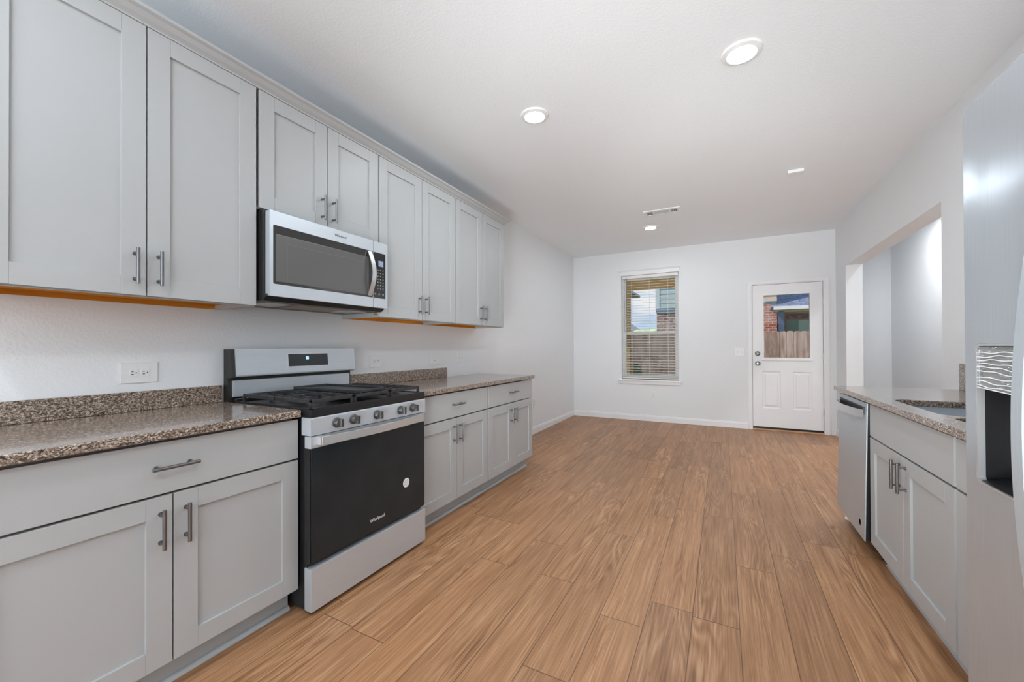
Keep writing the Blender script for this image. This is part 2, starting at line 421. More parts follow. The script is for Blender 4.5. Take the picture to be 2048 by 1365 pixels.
def baseboard(name, run, axis, face, sgn):
    h, d = 0.092, 0.013
    pr_ = [(0, 0), (d, 0), (d, h*0.72), (d*0.75, h*0.80), (d*0.55, h*0.86), (d*0.5, h*0.97), (d*0.3, h), (0, h)]
    bm = B(); pts = [(face+sgn*u, v) for u, v in pr_]
    for a0, a1 in run: prism(bm, pts, axis, a0, a1)
    return finish(bm, name, TRIM, kind='structure')
baseboard('baseboard_left', [(3.64, YB)], 'y', 0.0, 1)
baseboard('baseboard_back', [(0.013, 2.628), (3.586, XR-0.013)], 'x', YB, -1)
baseboard('baseboard_right', [(OY1+0.0, YB), (3.56, OY0)], 'y', XR, -1)
baseboard('baseboard_hall', [(YF, HY)], 'y', HX, -1)

# ------------------------------------------------------------------ window_1
win = thing('window_1', None, None, (1.265, YB, WZ0), kind='structure')
bm = B(); F = YB+0.075
holed(bm, [(WX0, WZ0), (WX1, WZ0), (WX1, WZ1), (WX0, WZ1)], [[(WX0+0.032, WZ0+0.035), (WX1-0.032, WZ0+0.035), (WX1-0.032, WZ1-0.035), (WX0+0.032, WZ1-0.035)]], 'y', F, F+0.07)
finish(bm, 'window_frame', VINYL, win, smooth=False)
ZM = 1.42
def sash(n, z0, z1, y):
    bm = B(); a, b = WX0+0.032, WX1-0.032
    holed(bm, [(a, z0), (b, z0), (b, z1), (a, z1)], [[(a+0.03, z0+0.04), (b-0.03, z0+0.04), (b-0.03, z1-0.035), (a+0.03, z1-0.035)]], 'y', y, y+0.025)
    s_ = finish(bm, 'sash', VINYL, win, smooth=False)
    boxes([(a+0.03, b-0.03, y+0.010, y+0.014, z0+0.04, z1-0.035)], 'pane', GLASS, s_, smooth=False)
scm = NT('screen_mesh'); tr_ = scm.n('ShaderNodeBsdfTransparent'); df_ = scm.n('ShaderNodeBsdfDiffuse'); df_.inputs[0].default_value = (0.06, 0.06, 0.055, 1); ms_ = scm.n('ShaderNodeMixShader'); ms_.inputs[0].default_value = 0.32
scm.l(tr_.outputs[0], ms_.inputs[1]); scm.l(df_.outputs[0], ms_.inputs[2]); scm.l(ms_.outputs[0], scm.t.nodes['Material Output'].inputs[0])
boxes([(WX0+0.046, WX1-0.046, F+0.062, F+0.063, WZ0+0.051, ZM)], 'insect_screen', scm.m, win, smooth=False)
sash(0, WZ0+0.035, ZM+0.018, F+0.012); sash(1, ZM-0.018, WZ1-0.035, F+0.04)
boxes([(WX0-0.045, WX1+0.045, YB-0.045, YB+0.075, WZ0-0.022, WZ0)], 'window_sill', TRIM, win, b=0.005)
bm = B()
prism(bm, [(YB-0.022, WZ0-0.022), (YB-0.022, WZ0-0.065), (YB-0.014, WZ0-0.078), (YB, WZ0-0.085), (YB, WZ0-0.022)], 'x', WX0-0.02, WX1+0.02)
finish(bm, 'window_apron', TRIM, win)
boxes([(WX0-0.03, WX1+0.03, YB+0.151, YB+0.37, WZ0-0.02, WZ0+0.02)], 'outer_ledge', TRIM, win)
bm = B()
box(bm, WX0-0.005, WX1+0.005, YB-0.018, YB, WZ1, WZ1+0.062, b=0.002)
prism(bm, [(YB, WZ1+0.062), (YB-0.02, WZ1+0.062), (YB-0.03, WZ1+0.075), (YB-0.038, WZ1+0.085), (YB-0.038, WZ1+0.095), (YB, WZ1+0.095)], 'x', WX0-0.035, WX1+0.03)
finish(bm, 'window_header', TRIM, win)

# blinds: in the recess, its own thing
bl = thing('window_blind', 'white horizontal slat blind hanging inside the back wall window, slats open', 'blind', (1.265, YB+0.04, WZ1))
y0 = YB+0.038
boxes([(WX0+0.008, WX1-0.008, y0-0.028, y0+0.026, WZ1-0.05, WZ1-0.002)], 'head_rail', SLATM, bl, b=0.003)
boxes([(WX0+0.012, WX1-0.012, y0-0.024, y0+0.024, WZ0+0.012, WZ0+0.03)], 'bottom_rail', SLATM, bl, b=0.004)
bm = B(); z = WZ0+0.052; tl = R(9)
while z < WZ1-0.06:
    a = 0.025
    for s0, s1 in ((-1, -0.33), (-0.33, 0.33), (0.33, 1)):
        pass
    prism(bm, [(y0-a*math.cos(tl), z-a*math.sin(tl)), (y0, z+0.003), (y0+a*math.cos(tl), z+a*math.sin(tl)), (y0+a*math.cos(tl), z+a*math.sin(tl)+0.0028), (y0, z+0.0058), (y0-a*math.cos(tl), z-a*math.sin(tl)+0.0028)], 'x', WX0+0.012, WX1-0.012)
    z += 0.0425
finish(bm, 'slats', SLATM, bl, smooth=False)
bm = B()
for xx in (WX0+0.16, (WX0+WX1)/2, WX1-0.16):
    for yy in (y0-0.027, y0+0.027): box(bm, xx-0.0012, xx+0.0012, yy-0.0012, yy+0.0012, WZ0+0.02, WZ1-0.03)
finish(bm, 'ladder_cord', SLATM, bl, smooth=False)
bm = B(); tube(bm, [(WX0+0.085, y0-0.034, WZ1-0.04), (WX0+0.085, y0-0.036, 1.9), (WX0+0.087, y0-0.036, 1.42)], 0.004, 8)
finish(bm, 'tilt_wand', plain('clear_grey_wand', (0.12, 0.13, 0.13), 0.25), bl)

# jug standing on the window sill behind the blind
jb = thing('spray_jug', 'small green plastic jug with white cap and orange label behind the window blind', 'bottle', (1.02, YB+0.1, WZ0))
jb.location = (1.0, YB+0.30, 0.0)
jx, jy, jz = 1.02, YB+0.25, WZ0+0.0205
bm = B()
box(bm, jx-0.075, jx+0.075, jy-0.05, jy+0.05, jz, jz+0.17, b=0.02, seg=3)
box(bm, jx-0.055, jx+0.055, jy-0.035, jy+0.035, jz+0.16, jz+0.21, b=0.015, seg=3)
finish(bm, 'jug_body', plain('green_plastic', srgb(160, 245, 170), 0.4), jb)
bm = B(); box(bm, jx-0.06, jx+0.035, jy-0.03, jy+0.03, jz+0.212, jz+0.262, b=0.01); box(bm, jx+0.03, jx+0.10, jy-0.012, jy+0.012, jz+0.232, jz+0.258, b=0.006)
finish(bm, 'cap', plain('white_cap', (0.8, 0.8, 0.8), 0.4), jb)
bm = B(); box(bm, jx-0.045, jx+0.025, jy-0.054, jy-0.05, jz+0.10, jz+0.165, b=0.001)
finish(bm, 'jug_label', plain('orange_label', srgb(255, 110, 60), 0.5), jb)

# ------------------------------------------------------------------ door_1
dr = thing('door_1', None, None, (3.1, YB, 0), kind='structure')
SX0, SX1, SZ0, SZ1 = 2.690, 3.505, 0.045, 2.066
DY = YB+0.012; FY = DY
LX0, LX1, LZ0, LZ1 = 2.802, 3.388, 1.0, 1.945
bm = B()
holed(bm, [(SX0, SZ0), (SX1, SZ0), (SX1, SZ1), (SX0, SZ1)], [
    [(LX0+0.01, LZ0+0.01), (LX1-0.01, LZ0+0.01), (LX1-0.01, LZ1-0.01), (LX0+0.01, LZ1-0.01)],
    [(2.806, 0.310), (3.026, 0.310), (3.026, 0.834), (2.806, 0.834)], [(3.166, 0.310), (3.386, 0.310), (3.386, 0.834), (3.166, 0.834)]], 'y', DY, DY+0.044)
for a, b in ((2.806, 3.026), (3.166, 3.386)):
    c, d = 0.310, 0.834
    # embossed panel: sloping moulding down, then raised field
    def ring(k, yy): return [(a+k, yy, c+k), (b-k, yy, c+k), (b-k, yy, d-k), (a+k, yy, d-k)]
    rs = [ring(0, DY), ring(0.012, DY+0.010), ring(0.026, DY+0.010), ring(0.044, DY+0.003)]
    vv = [[bm.verts.new(p) for p in r_] for r_ in rs]
    for i in range(3):
        for k in range(4): bm.faces.new((vv[i][k], vv[i][(k+1) % 4], vv[i+1][(k+1) % 4], vv[i+1][k]))
    bm.faces.new(vv[3])
    box(bm, a+0.001, b-0.001, DY+0.02, DY+0.04, c+0.001, d-0.001)
slab = finish(bm, 'door_slab', TRIM, dr, smooth=False)
bm = B()
holed(bm, [(LX0, LZ0), (LX1, LZ0), (LX1, LZ1), (LX0, LZ1)], [[(LX0+0.026, LZ0+0.03), (LX1-0.026, LZ0+0.03), (LX1-0.026, LZ1-0.03), (LX0+0.026, LZ1-0.03)]], 'y', DY-0.008, DY+0.050)
box(bm, LX0-0.008, LX1+0.008, DY-0.016, DY, LZ0-0.012, LZ0+0.008, b=0.004)
finish(bm, 'lite_frame', VINYL, dr, smooth=False)
boxes([(LX0+0.02, LX1-0.02, DY+0.018, DY+0.024, LZ0+0.02, LZ1-0.02)], 'pane', GLASS, dr, smooth=False)
for z in (1.809, 1.047, 0.287):
    bm = B(); cyl(bm, (SX1+0.004, DY-0.006, z-0.05), (SX1+0.004, DY-0.006, z+0.05), 0.0065, 12); box(bm, SX1-0.003, SX1+0.020, DY-0.003, DY+0.001, z-0.048, z+0.048)
    finish(bm, 'hinge', plain('painted_hinge', (0.62, 0.62, 0.62), 0.35, 0.4), dr)
bm = B(); lathe(bm, [(0.0, 0.0), (0.032, 0.0), (0.032, -0.008), (0.026, -0.012), (0.012, -0.014), (0.012, -0.035), (0.024, -0.042), (0.030, -0.055), (0.027, -0.066), (0.016, -0.072), (0.0, -0.073)][1:-1], (2.752, DY, 0.946), 'y', 28)
finish(bm, 'door_knob', NICKEL, dr)
bm = B(); lathe(bm, [(0.033, 0.0), (0.033, -0.008), (0.028, -0.014), (0.02, -0.016), (0.018, -0.02)], (2.750, DY, 1.087), 'y', 28); box(bm, 2.745, 2.755, DY-0.034, DY-0.016, 1.070, 1.104, b=0.003)
finish(bm, 'deadbolt', NICKEL, dr)
# jamb, casing, threshold
bm = B()
prism(bm, [(DX0, 0), (SX0-0.004, 0), (SX0-0.004, SZ1+0.004), (SX1+0.004, SZ1+0.004), (SX1+0.004, 0), (DX1, 0), (DX1, DZ1), (DX0, DZ1)], 'y', YB+0.001, YB+0.15)
finish(bm, 'door_jamb', TRIM, dr, smooth=False)
cw = 0.058
bm = B()
for x0_, x1_ in ((DX0-cw+0.012, DX0+0.008), (DX1-0.008, DX1+cw-0.000)):
    box(bm, x0_, x1_, YB-0.014, YB, 0, DZ1+cw-0.02, b=0.003); box(bm, x0_+0.012, x1_-0.010, YB-0.019, YB-0.012, 0, DZ1+0.02, b=0.003)
box(bm, DX0-cw+0.012, DX1+cw, YB-0.0145, YB, DZ1-0.008, DZ1+cw-0.018, b=0.003); box(bm, DX0-cw+0.024, DX1+cw-0.012, YB-0.0195, YB-0.012, DZ1+0.004, DZ1+cw-0.03, b=0.003)
finish(bm, 'door_casing', TRIM, dr)
boxes([(SX0-0.004, SX1+0.004, YB-0.015, YB+0.15, 0.0, 0.016)], 'threshold', mat_wood('threshold_wood', srgb(196, 150, 112), srgb(222, 184, 150), 'x'), dr, b=0.004)
boxes([(SX0, SX1, YB+0.02, YB+0.05, 0.016, 0.046)], 'door_gap', BLACK, dr)  # black strip painted in for the dark gap below the slab

# ------------------------------------------------------------------ cabinets
def shaker(parent, xf, s, y0, y1, z0, z1, hy=None, hz=None, label=None, th=0.019, st=0.072, rl=0.070):
    """a shaker door whose front face lies at x = xf and looks along s*x"""
    bm = B(); xb = xf-s*th
    box(bm, xb, xf, y0, y0+st, z0, z1, b=0.0016); box(bm, xb, xf, y1-st, y1, z0, z1, b=0.0016)
    box(bm, xb, xf, y0+st, y1-st, z0, z0+rl, b=0.0012); box(bm, xb, xf, y0+st, y1-st, z1-rl, z1, b=0.0012)
    box(bm, xb, xf-s*0.0095, y0+st-0.004, y1-st+0.004, z0+rl-0.004, z1-rl+0.004)
    d = finish(bm, 'door', CAB, parent)
    if hy is not None: pull(d, xf, s, hy, hz, 'z')
    return d
def pull(parent, xf, s, y, z, ax, L=0.134):
    bm = B(); xo = xf+s*0.030
    if ax == 'z':
        cyl(bm, (xo, y, z-L/2), (xo, y, z+L/2), 0.006, 14)
        for q in (-0.048, 0.048): cyl(bm, (xf-s*0.001, y, z+q), (xo, y, z+q), 0.0048, 12); cyl(bm, (xf, y, z+q), (xf+s*0.003, y, z+q), 0.007, 12)
    else:
        cyl(bm, (xo, y-L/2, z), (xo, y+L/2, z), 0.006, 14)
        for q in (-0.048, 0.048): cyl(bm, (xf-s*0.001, y+q, z), (xo, y+q, z), 0.0048, 12); cyl(bm, (xf, y+q, z), (xf+s*0.003, y+q, z), 0.007, 12)
    finish(bm, 'handle', NICKEL, parent, label='brushed nickel bar handle')
def drawer(parent, xf, s, y0, y1, z0, z1, handle=True, name='drawer'):
    bm = B(); box(bm, xf-s*0.019, xf, y0, y1, z0, z1, b=0.0018)
    d = finish(bm, name, CAB, parent)
    if handle: pull(d, xf, s, (y0+y1)/2, (z0+z1)/2+0.004, 'y')
    return d

ZU, ZT, XU = 1.389, 2.436, 0.350
def upper(y0, y1, z0, split, label, deep=True, gap=0.003, hz=None, hoff=0.036):
    c = thing('wall_cabinet', label, 'cabinet', (0.002, (y0+y1)/2, z0), 'grey shaker wall cabinets on the left wall')
    xf = XU; xb = xf-0.020
    bm = B(); t_ = 0.018
    box(bm, 0.002, xb-0.030, y0, y0+t_, z0, ZT); box(bm, 0.002, xb-0.030, y1-t_, y1, z0, ZT); box(bm, xb-0.03, xb, y0, y0+t_, z0, z0+0.012); box(bm, xb-0.03, xb, y1-t_, y1, z0, z0+0.012)
    box(bm, 0.002, xb, y0+t_, y1-t_, ZT-0.02, ZT); box(bm, xb-0.02, xb, y0+t_, y1-t_, z0, z0+0.032)
    box(bm, xb-0.05, xb-0.03, split-0.02, split+0.02, z0+0.032, ZT-0.02)
    finish(bm, 'cabinet_box', CAB, c, smooth=False)
    bm = B(); box(bm, 0.002, xb-0.02, y0+t_, y1-t_, z0+0.020, z0+0.032); box(bm, 0.002, 0.016, y0+t_, y1-t_, z0+0.001, z0+0.02)
    finish(bm, 'cabinet_underside', OAK, c, smooth=False, label='raw orange wood underside')
    if hz is None: hz = z0+0.112
    zb = z0+0.004
    shaker(c, xf, 1, y0+(gap if y0 != 1.128 else 0.007), split-0.0022, zb, ZT-0.002, split-hoff, hz)
    shaker(c, xf, 1, split+0.0022, y1-gap, zb, ZT-0.002, split+hoff, hz)
    return c
upper(0.298, 1.122, ZU, 0.710, 'wide grey wall cabinet with two tall doors left of the microwave')
upper(1.128, 1.886, 1.862, 1.508, 'short grey wall cabinet directly above the microwave', hz=1.965)
upper(1.890, 2.729, ZU, 2.309, 'tall grey wall cabinet just right of the microwave')
upper(2.731, 3.5545, ZU, 3.148, 'tall grey wall cabinet at the far end of the row, beside bare wall')
# crown
bm = B()
pr_ = [(0.300, ZT), (XU+0.002, ZT), (XU+0.004, ZT+0.006), (XU+0.020, ZT+0.016), (XU+0.036, ZT+0.030), (XU+0.044, ZT+0.033), (XU+0.050, ZT+0.036), (XU+0.050, ZT+0.048), (0.300, ZT+0.048)]
prism(bm, pr_, 'y', 0.27, 3.5545)
# mitred return at the far end
A_ = []
for (x_, z_) in pr_:
    ex = max(0, x_-XU)
    A_.append(((x_, 3.5545+ (x_-XU if x_ > XU else 0.0), z_), (0.002, 3.5545+(x_-XU if x_ > XU else 0.0), z_)))
v0 = [bm.verts.new((x_, 3.5545, z_)) for x_, z_ in pr_]; v1 = [bm.verts.new(a[0]) for a in A_]; v2 = [bm.verts.new(a[1]) for a in A_]
n_ = len(pr_)
for i in range(1, n_-2):
    bm.faces.new((v0[i], v0[i+1], v1[i+1], v1[i])); bm.faces.new((v1[i], v1[i+1], v2[i+1], v2[i]))
bm.faces.new([v2[i] for i in range(1, n_-1)]); bm.faces.new([v1[1], v2[1], v2[n_-2], v1[n_-2]][:4])
tag(finish(bm, 'crown_molding', CAB, smooth=False), 'grey crown moulding running along the top of the wall cabinets', 'molding')

XD, ZB = 0.6263, 0.112
def base(label, y0, y1, xf, s, wall, dr_h=True, false_front=False, single=False, doors=True, open_top=False, g=0.003, gy=(0.004, 0.004), hz=0.582, hz2=None, group='grey shaker base cabinets'):
    c = thing('base_cabinet', label, 'cabinet', ((wall+xf)/2, (y0+y1)/2, 0), group)
    xb = xf-s*0.020; wl = wall+s*0.002
    bm = B(); t_ = 0.018
    box(bm, wl, xb-s*0.03, y0, y0+t_, ZB-0.01, 0.876); box(bm, wl, xb-s*0.03, y1-t_, y1, ZB-0.01, 0.876)
    box(bm, wl, xb, y0+t_, y1-t_, ZB-0.01, ZB+0.010)
    box(bm, xb-s*0.05, xb-s*0.03, y0+t_, y1-t_, 0.845, 0.876); box(bm, xb-s*0.05, xb-s*0.03, y0+t_, y1-t_, 0.672, 0.712)
    box(bm, wl, wl+s*0.01, y0+t_, y1-t_, ZB+0.01, 0.876)
    if not single: box(bm, xb-s*0.05, xb-s*0.03, (y0+y1)/2-0.02, (y0+y1)/2+0.02, ZB+0.01, 0.672)
    finish(bm, 'cabinet_box', CAB, c, smooth=False)
    bm = B(); box(bm, xf-s*0.095, xf-s*0.080, y0+0.0005, y1-0.0005, 0, ZB-0.0105)
    finish(bm, 'toe_kick', KICK, c, smooth=False)
    bm = B(); r_ = 0.016; x0_ = xf-s*0.0795
    prism(bm, [(x0_, 0)]+[(x0_+s*r_*math.cos(R(a)), 1.15*r_*math.sin(R(a))) for a in range(0, 91, 15)], 'y', y0+0.0005, y1-0.0005)
    finish(bm, 'shoe_molding', KICK, c)
    yy0, yy1 = y0+gy[0], y1-gy[1]; m_ = (yy0+yy1)/2
    if not single: drawer(c, xf, s, yy0, yy1, 0.697, 0.871, dr_h, 'drawer' if not false_front else 'false_drawer_front')
    else: drawer(c, xf, s, yy0, yy1, 0.697, 0.871, dr_h)
    if single: shaker(c, xf, s, yy0, yy1, ZB+0.002, 0.689, yy0+0.036, hz)
    else:
        shaker(c, xf, s, yy0, m_-0.0022, ZB+0.002, 0.689, m_-0.036, hz); shaker(c, xf, s, m_+0.0022, yy1, ZB+0.002, 0.689, m_+0.036, hz)
    return c
base('wide grey base cabinet nearest the camera, left of the range', 0.220, 1.146, XD, 1, 0.0, gy=(0.003, 0.003))
base('grey base cabinet between the range and the far end cabinet', 1.921, 2.783, XD, 1, 0.0, gy=(0.003, 0.006))
base('grey base cabinet at the far end of the left run', 2.785, 3.627, XD, 1, 0.0, gy=(0.006, 0.003))
XRF = 3.020
base('grey sink base cabinet with a plain false drawer front, beside the dishwasher', 1.948, 2.862, XRF, -1, XR, dr_h=False, false_front=True, gy=(0.006, 0.003), hz=0.600, group='grey base cabinets of the sink run')
base('narrow grey base cabinet mostly hidden behind the fridge', 1.445, 1.946, XRF, -1, XR, single=True, gy=(0.003, 0.006), group='grey base cabinets of the sink run')

# ------------------------------------------------------------------ countertops
def slab_top(name, label, outer, holes=[]):
    bm = B(); holed(bm, outer, holes, 'z', 0.8835, 0.914)
    o = finish(bm, name, GRAN, smooth=False); tag(o, label, 'countertop')
    m = o.modifiers.new('bev', 'BEVEL'); m.width = 0.004; m.segments = 3; m.limit_method = 'ANGLE'; m.angle_limit = R(50)
    return o
def apron(y0, y1, x0, x1): pass
slab_top('countertop', 'speckled brown granite countertop left of the range', [(0.002, 0.20), (0.652, 0.20), (0.652, 1.140), (0.640, 1.147), (0.002, 1.147)])
slab_top('countertop', 'speckled granite countertop between the range and the bare wall', [(0.002, 1.918), (0.652, 1.918), (0.652, 3.635), (0.002, 3.635)])
slab_top('countertop', 'granite countertop with the sink cut into it, right side', [(2.993, 1.44), (XR-0.002, 1.44), (XR-0.002, 3.525), (2.993, 3.525)],
         [rrect(3.078, 3.47, 2.195, 2.745, 0.05)[::-1], rrect(3.078, 3.47, 1.975, 2.140, 0.05)[::-1]])
def splash(label, q):
    bm = B(); box(bm, *q, b=0.002); tag(finish(bm, 'backsplash', GRAN), label, 'backsplash')
splash('low granite backsplash on the wall left of the range', (0.001, 0.021, 0.20, 1.135, 0.9145, 1.000))
splash('low granite backsplash on the wall right of the range', (0.001, 0.021, 1.925, 3.045, 0.9145, 1.003))
splash('granite backsplash stub on the right wall beside the fridge', (XR-0.041, XR-0.001, 1.44, 3.490, 0.9145, 1.078))

# sink
sk = thing('sink', 'stainless steel undermount double sink in the right granite countertop', 'sink', (3.27, 2.36, 0.68))
def bowl(x0_, x1_, ya, yb, zb_):
    bm = B(); o_ = rrect(x0_-0.004, x1_+0.004, ya-0.004, yb+0.004, 0.052); i_ = rrect(x0_+0.006, x1_-0.006, ya+0.006, yb-0.006, 0.046)
    rings = [[bm.verts.new((u, v, z_)) for u, v in L_] for L_, z_ in ((rrect(x0_-0.02, x1_+0.02, ya-0.02, yb+0.02, 0.06), 0.8828), (o_, 0.8828), (i_, zb_+0.02), (rrect(x0_+0.03, x1_-0.03, ya+0.03, yb-0.03, 0.03), zb_))]
    for a, b in zip(rings, rings[1:]):
        for k in range(len(a)): bm.faces.new((a[k], a[(k+1) % len(a)], b[(k+1) % len(a)], b[k]))
    bm.faces.new(rings[-1])
    b_ = finish(bm, 'bowl', STEEL, sk)
    bm = B(); lathe(bm, [(0.042, 0.0), (0.042, 0.004), (0.034, 0.005), (0.03, 0.001), (0.01, 0.001)], ((x0_+x1_)/2, (ya+yb)/2, zb_), 'z', 24)
    finish(bm, 'drain', CHROME, b_)
bowl(3.078, 3.47, 2.215, 2.745, 0.70); bowl(3.078, 3.47, 1.990, 2.125, 0.75)

# peninsula end panel
boxes([(3.06, XR-0.002, 3.478, 3.496, 0.0, 0.8825), (3.045, XR-0.002, 3.496, 3.508, 0.0, 0.018)], 'end_panel', TRIM, b=0.001)
tag(bpy.data.objects['end_panel'], 'white end panel closing the sink run past the dishwasher', 'panel')

# ------------------------------------------------------------------ range
rg = thing('gas_range', 'freestanding stainless steel gas range with black oven door between granite counters', 'range', (0.35, 1.534, 0))
Y0, Y1 = 1.152, 1.914
bm = B(); box(bm, 0.03, 0.655, Y0+0.006, Y1-0.006, 0.02, 0.885, b=0.003)
for yy in (Y0+0.05, Y1-0.05):
    for xx in (0.08, 0.60): cyl(bm, (xx, yy, 0.0), (xx, yy, 0.022), 0.015, 12)
finish(bm, 'range_body', BLACK, rg)
# cooktop
bm = B()
box(bm, 0.10, 0.700, Y0, Y1, 0.880, 0.916, b=0.004)
box(bm, 0.10, 0.125, Y0, Y1, 0.914, 0.932, b=0.003)
for q in ((0.10, 0.70, Y0, Y0+0.014, 0.914, 0.921), (0.10, 0.70, Y1-0.014, Y1, 0.914, 0.921), (0.686, 0.70, Y0, Y1, 0.914, 0.921)): box(bm, *q, b=0.002)
ck = finish(bm, 'cooktop', BLACK, rg)
BUR = [(0.26, Y0+0.14, 0.036), (0.55, Y0+0.14, 0.045), (0.40, 1.533, 0.050), (0.26, Y1-0.14, 0.036), (0.55, Y1-0.14, 0.045)]
for bx_, by_, br in BUR:
    bm = B(); lathe(bm, [(br+0.012, 0.0), (br+0.010, 0.008), (br+0.002, 0.010), (br, 0.016), (br-0.004, 0.019), (0.01, 0.020)], (bx_, by_, 0.9155), 'z', 28)
    finish(bm, 'burner', IRON, rg)
def grate(ya, yb, name='grate'):
    bm = B(); x0_, x1_ = 0.145, 0.672; zt, zb_ = 0.957, 0.940; w = 0.010
    for yy in (ya, yb-w): box(bm, x0_, x1_, yy, yy+w, zb_, zt, b=0.002)
    for xx in (x0_, x1_-w, (x0_+x1_)/2-w/2): box(bm, xx, xx+w, ya, yb, zb_, zt, b=0.002)
    for k in range(1, 8):
        xx = x0_+(x1_-x0_)*k/8
        if k == 4: continue
        for a, b in ((ya, ya+(yb-ya)*0.36), (yb-(yb-ya)*0.36, yb)): box(bm, xx-0.004, xx+0.004, a, b, zb_+0.003, zt+0.001, b=0.002)
    m_ = (ya+yb)/2
    for a, b in ((x0_, x0_+0.075), ((x0_+x1_)/2-0.06, (x0_+x1_)/2+0.06), (x1_-0.075, x1_)): box(bm, a, b, m_-0.004, m_+0.004, zb_+0.003, zt+0.001, b=0.002)
    for xx in (x0_+0.005, x1_-0.005):
        for yy in (ya+0.005, yb-0.005): box(bm, xx-0.006, xx+0.006, yy-0.006, yy+0.006, 0.916, zb_+0.004, b=0.001)
    return finish(bm, name, IRON, rg, label='black cast iron grate')
grate(Y0+0.018, Y0+0.255); grate(Y0+0.263, Y1-0.263); grate(Y1-0.255, Y1-0.018)
bm = B()
box(bm, 0.165, 0.655, Y0+0.275, Y1-0.275, 0.9585, 0.964, b=0.002)
for q in ((0.165, 0.655, Y0+0.275, Y0+0.285), (0.165, 0.655, Y1-0.285, Y1-0.275), (0.165, 0.175, Y0+0.275, Y1-0.275), (0.645, 0.655, Y0+0.275, Y1-0.275)): box(bm, *q, 0.963, 0.974, b=0.003)
finish(bm, 'griddle', IRON, rg, label='black cast iron griddle plate over the middle burner')
# control panel with knobs
bm = B()
prism(bm, [(0.64, 0.800), (0.703, 0.800), (0.703, 0.872), (0.700, 0.879), (0.64, 0.879)], 'y', Y0-0.002, Y1+0.002)
cp = finish(bm, 'control_panel', STEEL, rg)
for ky in (Y0+0.132, Y0+0.228, 1.530, Y1-0.212, Y1-0.112):
    bm = B(); kz = 0.840
    lathe(bm, [(0.024, 0.0), (0.024, 0.005), (0.020, 0.007), (0.020, 0.022), (0.018, 0.025), (0.006, 0.025)], (0.703, ky, kz), 'x', 28)
    box(bm, 0.720, 0.744, ky-0.007, ky+0.009, kz-0.019, kz+0.019, b=0.003)
    finish(bm, 'knob', KNOB, cp, label='dark steel burner knob')
# oven door
bm = B(); box(bm, 0.657, 0.698, Y0, Y1, 0.742, 0.796, b=0.003); od = finish(bm, 'oven_door', STEEL, rg)
bm = B(); box(bm, 0.657, 0.694, Y0, Y1, 0.230, 0.7415, b=0.002); finish(bm, 'door_liner', BLACK, od)
bm = B(); box(bm, 0.694, 0.7005, Y0+0.004, Y1-0.002, 0.238, 0.741, b=0.002)
finish(bm, 'oven_window', GLOSS, od, label='black glass oven window')
bm = B(); pth = []
for k in range(33):
    t_ = k/32; yy = Y0+0.045+(Y1-Y0-0.09)*t_; pth.append((0.716+0.030*math.sin(PI*t_)**0.8, yy, 0.772))
strip(bm, pth, 0.040, 0.009)
for yy in (Y0+0.045, Y1-0.045): box(bm, 0.697, 0.7185, yy-0.009, yy+0.009, 0.754, 0.790, b=0.002)
finish(bm, 'oven_handle', CHROME, od, label='bowed polished steel oven handle')
LOGO = plain('silver_print', (0.75, 0.75, 0.75), 0.4)
text('Whirlpool', 0.024, 'brand_lettering', LOGO, od, (0.7012, 1.535, 0.296), (0, 1, 0), (0, 0, 1), label='silver lettering on black glass')
bm = B(); lathe(bm, [(0.026, 0.0), (0.026, 0.0005), (0.001, 0.0005)], (0.7006, 1.752, 0.417), 'x', 32)
stk = finish(bm, 'sticker', PLATE, od, label='round white sticker on the oven glass')
bm = B()
for k in range(6):
    w = 0.020*math.sqrt(max(0.1, 1-((k-2.5)/3.4)**2)); box(bm, 0.7011, 0.7014, 1.752-w, 1.752+w, 0.432-k*0.006-0.001, 0.432-k*0.006+0.001)
finish(bm, 'sticker_lines', plain('grey_print', (0.35, 0.35, 0.37), 0.6), stk, smooth=False)
# drawer
bm = B(); box(bm, 0.655, 0.703, Y0-0.001, Y1+0.002, 0.022, 0.212, b=0.004)
finish(bm, 'storage_drawer', STEEL, rg)
boxes([(0.655, 0.668, Y0+0.004, Y1-0.004, 0.212, 0.228)], 'drawer_gap', BLACK, rg)
# backguard
bm = B()
prism(bm, [(0.012, 0.90), (0.055, 0.90), (0.050, 1.035), (0.092, 1.040), (0.078, 1.186), (0.012, 1.186)], 'y', Y0-0.005, Y0+0.014)
prism(bm, [(0.012, 0.90), (0.055, 0.90), (0.050, 1.035), (0.092, 1.040), (0.078, 1.186), (0.012, 1.186)], 'y', Y1-0.014, Y1+0.0)
box(bm, 0.012, 0.045, Y0+0.010, Y1-0.010, 0.90, 1.18)
finish(bm, 'backguard_frame', DGREY, rg)
bm = B()
prism(bm, [(0.045, 1.042), (0.094, 1.042), (0.098, 1.052), (0.084, 1.188), (0.020, 1.188), (0.020, 1.17)], 'y', Y0+0.012, Y1+0.002)
bgp = finish(bm, 'backguard_panel', STEEL, rg)
bm = B(); box(bm, 0.045, 0.062, Y0+0.014, Y1-0.014, 0.935, 1.022, b=0.004)
finish(bm, 'backguard_riser', STEEL, rg)
